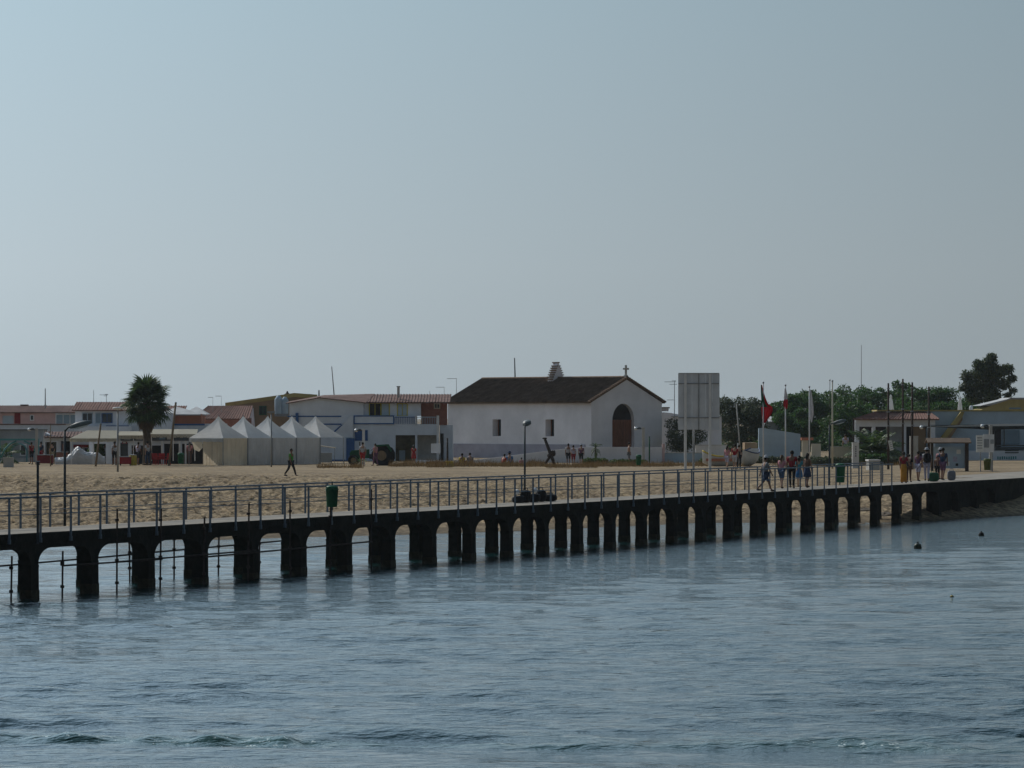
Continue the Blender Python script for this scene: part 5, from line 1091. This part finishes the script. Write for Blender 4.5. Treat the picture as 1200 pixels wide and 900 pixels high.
litter_bin(ground(1157, 18.0), 'olive green bin at the foot of the thick lamp pillar at the right', 'bin_olive', .72, .24, False)
litter_bin(ground(748.5, 16.3), 'bright green bin in front of the hedge and church lamp', 'bin_green', .72, .2, False); litter_bin(ground(212, 15.8), 'bright green bin beside the foot of the leaning pole near the tents', 'bin_green', .78, .24, False)
a = ground(527, 16.4); o = thing('yellow_box', 'yellow plastic box at the foot of the rusty post', 'box', a, R(10)); MB().box(-.24, .24, -.2, .2, 0, .36).build('crate_body', 'yellow', o); MB().box(-.27, .27, -.23, .23, .362, .42).build('rim', 'yellow', o)
def crate(px, s_, w_, h_, m_, label, name='stall_counter', cat='counter', leg=True):
    a = ground(px, s_); o = thing(name, label, cat, a, random.uniform(-.1, .1)); MB().box(-w_/2, w_/2, -.3, .3, .12, h_).build('cabinet', m_, o); MB().box(-w_/2-.04, w_/2+.04, -.34, .34, h_+.002, h_+.06).build('top', 'steel_grey', o)
    for x in (-w_/2+.06, w_/2-.06): MB().box(x-.04, x+.04, -.28, .28, -.05, .118).build('foot', 'steel_dark', o)
    return o
crate(53, 15.7, 1.1, .72, 'red_dark', 'dark red low counter left of the wrapped boat'); crate(147, 15.9, .85, .62, 'red', 'red low counter right of the flat headed lamp post'); crate(73, 15.2, .9, .85, 'brick_red', 'brick red counter behind the bow of the wrapped boat')
a = ground(156, 15.9); o = thing('yellow_drum', 'yellow drum standing right of the red counter by the palm', 'drum', a, 0); MB().lathe([(.24, 0), (.27, .05), (.27, .35), (.285, .38), (.27, .41), (.27, .72), (.24, .76)], 14).build('barrel', 'yellow', o, True); MB().lathe([(.27, .765), (.28, .79), (.1, .81)], 14).build('lid', 'steel_grey', o)
def chair(loc, rz, label, m_='red'):
    o = thing('plastic_chair', label, 'chair', loc, rz, 'red plastic chairs outside the cafe')
    MB().box(-.24, .24, -.23, .23, .40, .45).build('seat', m_, o); MB().prismx([(.19, .452), (.24, .452), (.32, .88), (.28, .88)], -.23, .23).build('backrest', m_, o)
    for x in (-.2, .2):
        for y in (-.19, .19): MB().tube((x, y, .40), (x*1.15, y*1.15, 0), .022, n=5).build('leg', m_, o)
        MB().box(x-.03+(.02 if x > 0 else -.02), x+.03, -.2, .22, .62, .66).build('armrest', m_, o)
    return o
c0 = chair(ground(178, 15.7), .3, 'red plastic chair just right of the palm trunk')
for px_, rz_, l_ in ((184, 2.6, 'second red plastic chair right of the palm trunk'), (189.5, .1, 'third red plastic chair right of the palm trunk'), (195, -2.2, 'last red plastic chair, left of the leaning pole')): clone(c0, l_, ground(px_, 15.7), rz_)
# ------------------------------------------------------------------ umbrellas, antennas, masts
def closed_umbrella(px, yt, yb, s_, label):
    o = thing('closed_parasol', label, 'parasol', at(px, yb, s_), 0, 'closed white parasols on the villa roof terrace'); H_ = (yb-yt)/s_
    MB().tube((0,0,-.3), (0,0,H_), .03, n=6).build('pole', 'white_metal', o); g = MB(); N = 12; prof = [(.26, .15), (.22, .4), (.15, H_*.6), (.08, H_*.85), (.12, H_*.88), (.02, H_-.02)]; vs = []
    for r_, z in prof:
        for k in range(N): q = r_*(1.12 if k % 2 else .85); vs.append((q*math.cos(6.2832*k/N), q*math.sin(6.2832*k/N), z))
    g.add(vs, [(i*N+k, i*N+(k+1) % N, (i+1)*N+(k+1) % N, (i+1)*N+k) for i in range(5) for k in range(N)]); g.build('folded_canopy', 'canvas', o)
closed_umbrella(1044, 462, 482, 13.6, 'closed white parasol on the villa roof behind the leftmost dark pole'); closed_umbrella(1125, 464, 487, 13.4, 'closed white parasol at the top of the villa stair')
o = thing('seagull_ornament', 'small white figure standing on the villa parapet right of the stair', 'ornament', at(1138, 492, 13.6)); MB().box(-.12, -.08, -.03, .03, 0, .7).box(.05, .09, -.03, .03, 0, .7).build('legs_frame', 'white_metal', o); MB().ball((0, 0, .95), .18, .12, .3, 8, 6).build('figure', 'white_metal', o, True)
def mast(px, yt, yb, s_, label, r_=.035, lean=0, bars=(), cat='antenna', m_='steel_grey', name='roof_antenna'):
    o = thing(name, label, cat, at(px, yb, s_)+Vector((0, 2.2, 0)), 0); H_ = (yb-yt)/s_
    MB().tube((0, 0, -.6), (lean/s_, 0, H_), r_, r_*.6, 6).build('mast', m_, o)
    for zf, x0, x1 in bars: MB().tube((x0/s_, 0, H_*zf), (x1/s_, 0, H_*zf), .022, n=5).build('bar', m_, o)
    return o
mast(50, 455, 475, 12.6, 'plain pale mast rising over the long low house at the far left', .07); mast(107, 457, 473, 13, 'thin mast above the red roof left of the palm'); mast(122, 462, 474, 13, 'small television antenna left of the palm crown', bars=((.95, -8, 2), (.85, -3, 1), (1.0, -2, 2)))
mast(247.5, 465, 476, 12.6, 'thin antenna with a bar left over the brick roof', .02, bars=((.95, -6, 0),)); mast(257.5, 464, 476, 12.6, 'thin antenna with a bar right of its twin over the brick roof', .02, bars=((1, -7, 0),))
mast(391, 429, 463, 13, 'tall leaning mast behind the ochre building roof', .06, lean=-3.5); mast(372.5, 457, 463, 13, 'short dark finial on the olive parapet', .09, m_='steel_rust', cat='finial', name='roof_finial')
mast(604, 419, 447, 13, 'upright mast behind the church roof ridge', .075, lean=-1, m_='steel_dark'); mast(534.5, 443, 464, 13, 'television antenna left of the church roof', .03, bars=((.98, -11, 0),)); mast(520, 453, 464, 13, 'lower television antenna over the brick side wall', .025, bars=((.95, -10, 0),)); mast(503, 458, 464, 13, 'stubby antenna on the brown roof', .03)
mast(791.5, 446, 487, 13.5, 'tall television antenna between the church and the billboard', .04, bars=((.97, -12, 2), (.9, -6, 3), (1.0, -3, 2), (.45, -9, 0))); mast(1011, 404, 470, 9, 'faint very tall thin radio mast behind the wood', .05); mast(885.5, 470, 489, 12, 'thin mast right of the olive tree', .04)
# ------------------------------------------------------------------ buoys
def buoy(px, y, r_px, m_, label):
    s_ = (y+1-YH)/CH; o = thing('buoy', label, 'buoy', ((px-600)/s_, F/s_, 0), 0); r_ = r_px/s_
    MB().ball((0, 0, r_*.5), r_, r_, r_*.95, 14, 9).build('float', m_, o, True); MB().lathe([(r_*.2, 0), (r_*.22, r_*.35), (r_*.1, r_*.45)], 8, (0, 0, r_*1.4)).build('eye', 'steel_rust', o); MB().lathe([(r_*1.01, -.02), (r_*1.03, .03), (r_*1.0, .06)], 14).build('weed_ring', 'pier_wet', o)
buoy(1075.5, 642, 4.6, 'buoy_dark', 'dark green round buoy afloat off the end of the quay'); buoy(1115.5, 700, 2.4, 'yellow', 'tiny yellow and black float nearer than the dark green buoy'); buoy(1150, 627, 3.2, 'black_bag', 'low black float close to the beach at the right')
for px_, y_ in ((727, 738), (743, 752.5)):
    s_ = (y_-YH)/CH; o = MB().ball((0,0,0), .07, .04, .02, 8, 5).build('floating_weed', 'wood_dark', None, True, ((px_-600)/s_, F/s_, .01)); S(o, 'scrap of dark weed adrift on the open water, the %s one of two' % ('farther' if y_ < 745 else 'nearer'), 'weed', 'drifting weed scraps')
# rocks under the last arches
rock_m = []
for i in range(3):
    g = MB(); g.ball((0,0,0), 1, .8, .6, 9, 6); g.v = [tuple(Vector(v)*(1+random.uniform(-.18, .18))) for v in g.v]; rock_m.append(g.mesh('rock', ['rock']))
for px_, y_, sz_, l_ in ((868, 612.5, .5, 'flat brown rock at the water line behind the pier arches, leftmost of the shore rocks'), (985, 612, .55, 'brown rock seen through the third open arch from the quay wall'), (1008, 608, .45, 'small brown rock seen through the second open arch from the quay wall'), (1012, 600, .6, 'largest brown rock high on the sand behind the second open arch'), (1037, 603, .5, 'brown rock seen through the last open arch before the quay wall')):
    s_ = (y_-YH)/(CH-.25); q = Vector(((px_-600)/s_, F/s_, 0)); q.z = float(gz(q.x, q.y))-.05
    o = link('rock', random.choice(rock_m), None, None, q); o.scale = (sz_*1.5, sz_, sz_*.8); o.rotation_euler = (0, 0, random.uniform(0, 6)); S(o, l_, 'rock', 'rocks under the landward end of the pier')
# driftwood and stones dotting the sand
# ------------------------------------------------------------------ vegetation
def leaves_mesh(name, blobs, n_, size, m_, seed=1, flat=.5, hollow=.3):
    r = np.random.default_rng(seed); wts = np.array([b_[3]*b_[4]*b_[5] for b_ in blobs])**.75; wts /= wts.sum(); k = r.choice(len(blobs), n_, p=wts); B_ = np.array(blobs)[k]
    d = r.normal(size=(n_, 3)); d /= np.linalg.norm(d, axis=1)[:, None]; rad = np.minimum(hollow+(1-hollow)*r.random(n_)**.5+np.maximum(r.normal(0, .13, n_), -.1), 1.5)[:, None]; C_ = B_[:, :3]+d*rad*B_[:, 3:6]
    u = r.normal(size=(n_, 3)); u /= np.linalg.norm(u, axis=1)[:, None]; v = np.cross(u, r.normal(size=(n_, 3))); v /= np.linalg.norm(v, axis=1)[:, None]
    sz = size*(.6+.8*r.random(n_))[:, None]; P_ = np.stack([C_-u*sz, C_-v*sz*flat, C_+u*sz, C_+v*sz*flat], 1).reshape(-1, 3).astype(np.float32)
    me = bpy.data.meshes.new(name); me.vertices.add(len(P_)); me.vertices.foreach_set('co', P_.ravel()); me.loops.add(4*n_); me.loops.foreach_set('vertex_index', np.arange(4*n_, dtype=np.int32))
    me.polygons.add(n_); me.polygons.foreach_set('loop_start', np.arange(0, 4*n_, 4, dtype=np.int32)); me.polygons.foreach_set('loop_total', np.full(n_, 4, np.int32)); me.update(calc_edges=True); me.materials.append(M[m_]); return me
def tree(px, s_, yt, wpx, label, m_, seed, n_=5000, size=.16, group='trees beyond the village', trunk=.25, nb=16, cat='tree', name='broadleaf_tree', low=.22, mesh=None, open_=.35, blobs=None):
    a = at(px, YH+3.7*s_, s_); a.z = 1.6; H_ = CH-(yt-YH)/s_-a.z; W_ = wpx/s_/2; rr = random.Random(seed); o = thing(name, label, cat, a, 0, group)
    bl_ = []
    for i in range(nb):
        t_ = rr.random(); z = H_*(low+(.90-low)*t_**.8); env = W_*math.sin(math.pi*min(.97, (z/H_-low*.6)/(1.06-low*.6)))**.6; an_ = rr.uniform(0, 6.28); q = env*rr.random()**.5*.85; r_ = W_*rr.uniform(.22, .40)
        z = min(z, H_-r_*.75); bl_.append((q*math.cos(an_), q*math.sin(an_), z, r_*1.1, r_*1.1, r_*.8))
    bl_.append((W_*.1, 0, H_-W_*.22, W_*.28, W_*.28, W_*.22))
    if blobs: bl_ = [((x-px)/s_, rr.uniform(-.5, .5)*r0/s_, CH-(y-YH)/s_-a.z, r0/s_, r0/s_, r0*.85/s_) for x, y, r0 in blobs]
    link('crown', leaves_mesh('crown', bl_, n_, size, m_, seed, .55, open_), None, o)
    g = MB(); g.path([(0, 0, -.3), (.1*W_*rr.uniform(-1, 1), 0, H_*.25), (.15*W_*rr.uniform(-1, 1), 0, H_*.55)], [trunk, trunk*.75, trunk*.4], 8); g.build('trunk', 'bark', o, True)
    for b_ in bl_[:7]: MB().path([(0, 0, H_*.22), (b_[0]*.4, b_[1]*.4, H_*.22+(b_[2]-H_*.22)*.6), b_[:3]], [trunk*.4, trunk*.25, trunk*.08], 5).build('limb', 'bark', o, True)
    return o
tree(864, 13.0, 464.5, 72, 'grey green olive tree with a dense rounded crown right of the billboard', 'leaf_olive', 3, 17000, .10, None, .2, 34, name='olive_tree', low=.18)
tree(803, 13.6, 490, 52, 'small grey green tree half hidden by the left billboard post', 'leaf_olive', 4, 8000, .08, None, .1, 22, name='olive_tree', low=.3, open_=.2)
tree(1160, 11.0, 411, 74, 'tall dark eucalyptus with an open ragged crown at the right edge of the view', 'leaf_euca', 8, 15000, .13, None, .3, 22, name='eucalyptus_tree', low=.30, open_=.15,
     blobs=[(1162, 419, 7), (1158, 428, 11), (1146, 427, 7), (1150, 437, 12), (1166, 436, 12), (1133, 441, 8), (1138, 452, 11), (1181, 433, 8), (1186, 444, 6), (1176, 450, 9), (1157, 452, 14), (1160, 464, 13), (1140, 464, 10), (1187, 458, 5), (1181, 464, 5), (1128, 455, 5)])
tree(1203, 11.0, 450, 22, 'narrow reddish dark tree cut off by the right edge of the view', 'leaf_euca', 9, 2500, .15, None, .15, 8, name='eucalyptus_tree')
WD = [(907, 471, 34, 10.8), (925, 462, 30, 11.0), (946, 457, 44, 10.6), (968, 458, 40, 10.2), (986, 450, 46, 10.6), (1008, 452, 44, 10.2), (1028, 454, 40, 10.7), (1049, 446, 34, 10.0), (1068, 453, 44, 10.6), (1090, 456, 44, 10.1), (1113, 454, 46, 10.6), (1137, 462, 40, 10.2), (935, 478, 40, 11.4), (1000, 470, 50, 11.5), (1060, 472, 50, 11.4), (1115, 470, 40, 11.4)]
nmz = ['leftmost tree of the wood, small and rounded behind the red flag', 'second tree of the wood, right of the leaning dark flag', 'tree of the wood behind the white flag', 'tree of the wood behind the cream flagpole', 'high domed tree of the wood right of the cream flagpole', 'tree of the wood below the faint radio mast', 'tree of the wood left of the closed parasol', 'tree with a tuft topping the wood behind the dark net poles',
       'tree of the wood behind the rightmost pair of net poles', 'tree of the wood above the villa parapet', 'tree of the wood left of the second closed parasol', 'low tree of the wood below the eucalyptus', 'low front tree of the wood behind the white shed', 'low front tree of the wood left of the villa porch', 'low front tree of the wood above the villa roof', 'low front tree of the wood at the head of the villa stair']
for i, (px_, y_, w_, s_) in enumerate(WD): tree(px_, s_, y_, w_*1.35, nmz[i], 'leaf_pine', 20+i, 9000, .13, 'trees of the dark wood behind the villa', .22, 24, name='pine_tree', low=.12, open_=.45)
S(link('undergrowth', leaves_mesh('undergrowth', [(x, F/11.0+random.uniform(-6, 10), 2.4, 3.2, 3, 1.9) for x in np.arange(25, 56, 2.2)], 16000, .2, 'leaf_pine', 77), None), 'dark shrubby undergrowth filling the foot of the wood', 'bushes', kind='stuff')
# palms
def palm(px, s_, yt, label, H_t, crown_r, nf=46, droop=1.0, name='palm_tree', skirt=True, tr=.28):
    a = ground(px, s_); o = thing(name, label, 'palm', a, 0); rr = random.Random(int(px)); g = MB(); pts = []; rs = []
    for i in range(15): z = -.2+H_t*i/14; pts.append((.03*math.sin(i), 0, z)); rs.append(tr*(1.15-.3*i/14)*(1+.05*(i % 2)))
    g.path(pts, rs, 10); g.build('trunk', 'palm_bark', o, True)
    def frond(el, az, L_, nleaf=15, fan=False):
        vs = []; fs = []; q = Vector((math.cos(az), math.sin(az), 0)); p = Vector((0, 0, 0)); d = el; seg = 7; pts = [p.copy()]
        for i in range(seg): p = p+(q*math.cos(d)+Vector((0, 0, math.sin(d))))*L_/seg; d -= droop*.16*(1+.3*i/seg); pts.append(p.copy())
        side = Vector((-q.y, q.x, 0)); out = []
        g = MB(); g.path(pts, [.025, .022, .02, .017, .014, .012, .01, .006], 4)
        for i in range(nleaf):
            u = .25+.75*i/(nleaf-1); k = min(seg-1, int(u*seg)); b_ = pts[k].lerp(pts[k+1], u*seg-k); dr_ = (pts[k+1]-pts[k]).normalized(); ll = L_*.33*math.sin(math.pi*(.15+.8*u))**.7
            for sg in (-1, 1):
                tip = b_+(side*sg*.8+dr_*.65+Vector((0, 0, -.35-rr.random()*.25)))*ll; w_ = dr_*.035*L_
                g.add([b_-w_*.4, b_+w_, tip], [(0, 1, 2)])
        return g
    ms = [frond(e, 0, crown_r).mesh('frond', ['leaf_palm']) for e in (1.35, .95, .55, .15, -.3, -.8)]
    dry = frond(-1.15, 0, crown_r*.7).mesh('frond', ['leaf_palm_dry']); 
    for i in range(nf):
        t_ = i/nf; e = int(t_*6) if i % 7 else min(5, int(t_*6)+1); f_ = link('frond', ms[min(5, e)], None, o, (0, 0, H_t-.1-t_*.35)); f_.rotation_euler = (rr.uniform(-.1, .1), rr.uniform(-.12, .12), i*2.399); k_ = rr.uniform(.85, 1.1); f_.scale = (k_, k_, k_)
    if skirt:
        for i in range(22): f_ = link('frond', dry, None, o, (0, 0, H_t-.3-rr.random()*.9)); f_.rotation_euler = (0, rr.uniform(-.1, .25), i*2.4); k_ = rr.uniform(.7, 1.0); f_.scale = (k_, k_, k_)
    return o
def fan_palm(px, s_, yt, H_t, label):
    a = ground(px, s_); o = thing('palm_tree', label, 'palm', a, 0); rr = random.Random(5); g = MB(); pts = []; rs = []
    for i in range(20): z = -.2+H_t*i/19; pts.append((.04*math.sin(i*.3), 0, z)); rs.append(.34-.10*i/19+(.02 if i % 2 else 0)+(.05*max(0, (i-13)/6)))
    g.path(pts, rs, 12); g.build('trunk', 'palm_bark', o, True); ms = []
    for v in range(5):
        g = MB(); L_ = .85+.1*v; g.path([(0,0,0), (L_*.5, 0, .02), (L_, 0, -.06)], [.03, .025, .018], 4); nb_ = 18
        for i in range(nb_):
            f_ = R(-105+210*i/(nb_-1)); ll = .85*(1-.25*abs(f_)/2)*rr.uniform(.85, 1.1); d = Vector((math.cos(f_), math.sin(f_), 0)); sd_ = Vector((-d.y, d.x, 0)); b_ = Vector((L_-.05, 0, -.06)); m_ = b_+d*ll*.6+Vector((0, 0, -.02-.05*(i % 2))); tp = b_+d*ll+Vector((0, 0, -.22-.15*rr.random()))
            g.add([b_, m_+sd_*.055, tp, m_-sd_*.055, m_+Vector((0, 0, .035))], [(0, 1, 4), (0, 4, 3), (4, 1, 2), (4, 2, 3)])
        ms.append(g)
    mg = [q.mesh('frond', ['leaf_palm']) for q in ms]; md = [q.mesh('dry_frond', ['leaf_palm_dry']) for q in ms[:2]]
    for i in range(100):
        u = (i+.5)/100; el = R(85-120*u); f_ = link('frond', mg[i % 5], None, o, (0, 0, H_t-.15-.5*u)); f_.rotation_euler = (rr.uniform(-.5, .5), -el+rr.uniform(-.12, .12), i*2.39996); k_ = rr.uniform(.9, 1.18)*(1.12 if u < .2 else 1); f_.scale = (k_, k_, k_)
    for i in range(46):
        u = i/46; f_ = link('dead_frond', md[i % 2], None, o, (0, 0, H_t-.6-.9*u)); f_.rotation_euler = (rr.uniform(-.4, .4), R(50+30*u)+rr.uniform(-.1, .1), i*2.39996+.7); k_ = rr.uniform(.75, 1.0)*(1-.25*u); f_.scale = (k_, k_, k_)
    return o
fan_palm(172, 15.8, 437, (548-472)/15.8, 'tall fan palm with a dense dark crown at the cafes on the left')
palm(698, 15.6, 515, 'small young palm above the hedge at the corner of the church', 1.45, .55, 16, 1.2, 'young_palm', False, .06); palm(1024, 15.4, 500, 'low bushy date palm before the red tiled porch', .8, 2.6, 80, 1.0, 'date_palm', False, .25)
palm(7, 15.2, 520, 'low bushy palm at the left edge before the grey shed', .6, 1.7, 26, 1.3, 'date_palm', False, .2); palm(422, 16.0, 530, 'low spiky green plant beside the tractor front', .25, .7, 16, .8, 'spiky_plant', False, .08)
# hedges, shrubs, dry grass
def hedge(x0, x1, yt, s_, label, m_='leaf_hedge', n_=2600, name='hedge', kind=None, cat='hedge', size=.07, d=.5):
    a = ground((x0+x1)/2, s_); W_ = (x1-x0)/s_; H_ = max(.12, CH-(yt-YH)/s_-a.z); nb_ = max(2, int(W_/.5)); bl_ = [((i+.5)/nb_*W_-W_/2, random.uniform(-.1, .1), H_*.45, W_/nb_*.75, d, H_*random.uniform(.48, .58)) for i in range(nb_)]
    o = thing(name, label, cat, a, 0); link('foliage', leaves_mesh('foliage', bl_, n_, size, m_, int(x0), .6, .5), None, o); g = MB()
    for b_ in bl_: g.tube((b_[0], b_[1], -.1), (b_[0], b_[1], H_*.6), .025, .01, 5)
    S(g.build('stems', 'bark', o), kind='stuff'); return o
hedge(685, 711, 537, 15.7, 'clipped green hedge under the young palm'); hedge(717, 757, 538.5, 15.8, 'longer clipped green hedge in front of the church parapet', n_=3600); hedge(105, 121, 518, 15.3, 'tall bright green shrub between the awnings', n_=3000, name='shrub', cat='shrub')
hedge(822, 845, 536, 15.6, 'yellow green bush behind the orange boat', name='shrub', cat='shrub'); hedge(885, 972, 535, 15.2, 'dark low hedge behind the walkers on the pier', 'leaf_olive', 5200); hedge(1006, 1040, 532.5, 15.6, 'dark clipped hedge behind the concrete box', 'leaf_pine', 3200); hedge(1040, 1062, 536, 15.6, 'olive bush behind the dark net poles', 'leaf_olive', 1800, 'shrub', cat='shrub')
hedge(953, 999, 536, 16.0, 'yellow green bushes left of the white pillar', 'leaf_olive', 3000, 'shrub', cat='shrub'); hedge(983, 1000, 536, 15.9, 'brownish bush in front of the cream parapet', 'leaf_grass', 1600, 'shrub', cat='shrub')
# dry grass tufts: thin blades, one uncountable object
r = np.random.default_rng(9); bands = [(372, 425, 16.6, 900, .35), (455, 640, 16.1, 5200, .42), (500, 530, 16.3, 1600, .45), (590, 790, 16.1, 5200, .38), (640, 700, 16.5, 900, .3), (780, 880, 16.0, 1600, .35), (900, 1060, 15.8, 1800, .3), (1060, 1090, 16.5, 600, .4)]
P_ = []
for x0, x1, s_, n_, hh in bands:
    px_ = r.uniform(x0, x1, n_); px_ += 0; sc = s_+r.normal(0, .12, n_); X = (px_-600)/sc; Y = F/sc; Z = gz(X, Y)-.02; cl = (.35+fbm(X, Y, 1.3, 61, 3)).clip(.05, 1.2); H_ = hh*cl*r.uniform(.5, 1.3, n_)*1.6; dx = r.normal(0, .12, n_); w_ = .018
    P_.append(np.stack([np.stack([X-w_, Y, Z], 1), np.stack([X+w_, Y, Z], 1), np.stack([X+dx, Y+r.normal(0, .1, n_), Z+H_], 1)], 1).reshape(-1, 3))
P_ = np.concatenate(P_).astype(np.float32); nt3 = len(P_)//3; me = bpy.data.meshes.new('dry_grass'); me.vertices.add(len(P_)); me.vertices.foreach_set('co', P_.ravel()); me.loops.add(len(P_)); me.loops.foreach_set('vertex_index', np.arange(len(P_), dtype=np.int32)); me.polygons.add(nt3); me.polygons.foreach_set('loop_start', np.arange(0, len(P_), 3, dtype=np.int32)); me.polygons.foreach_set('loop_total', np.full(nt3, 3, np.int32)); me.update(calc_edges=True); me.materials.append(M['leaf_grass'])
S(link('dry_grass', me), 'tawny dry grass and weeds fringing the back of the beach', 'grass', kind='stuff')
# promenade strip on top of the quay
g = MB(); q = [pl(126, PW+.035, 1.985), pl(TQ, PW+.035, 1.985), pl(TQ, 9, 1.985), pl(132, 6.0, 1.985)]; g.add([tuple(v) for v in q]+[(v.x, v.y, 1.7) for v in q], [(3, 2, 1, 0), (0, 1, 5, 4), (1, 2, 6, 5), (2, 3, 7, 6), (3, 0, 4, 7)]); S(g.build('promenade', 'pier_deck'), 'pale concrete promenade strip on top of the quay', 'path', kind='structure')
# ------------------------------------------------------------------ haze
g = MB().box(-7000, 7000, -7000, 9500, -5, 22); hz = g.build('haze', 'rock'); hz.data.materials.clear(); m = bpy.data.materials.new('haze'); m.use_nodes = True; m.node_tree.nodes.clear()
pv = m.node_tree.nodes.new('ShaderNodeVolumePrincipled'); pv.inputs['Color'].default_value = (.80, .88, .95, 1); pv.inputs['Density'].default_value = .00005; pv.inputs['Anisotropy'].default_value = .2
oo = m.node_tree.nodes.new('ShaderNodeOutputMaterial'); m.node_tree.links.new(pv.outputs[0], oo.inputs['Volume']); hz.data.materials.append(m); S(hz, 'thin pale sea haze', 'haze', kind='stuff')
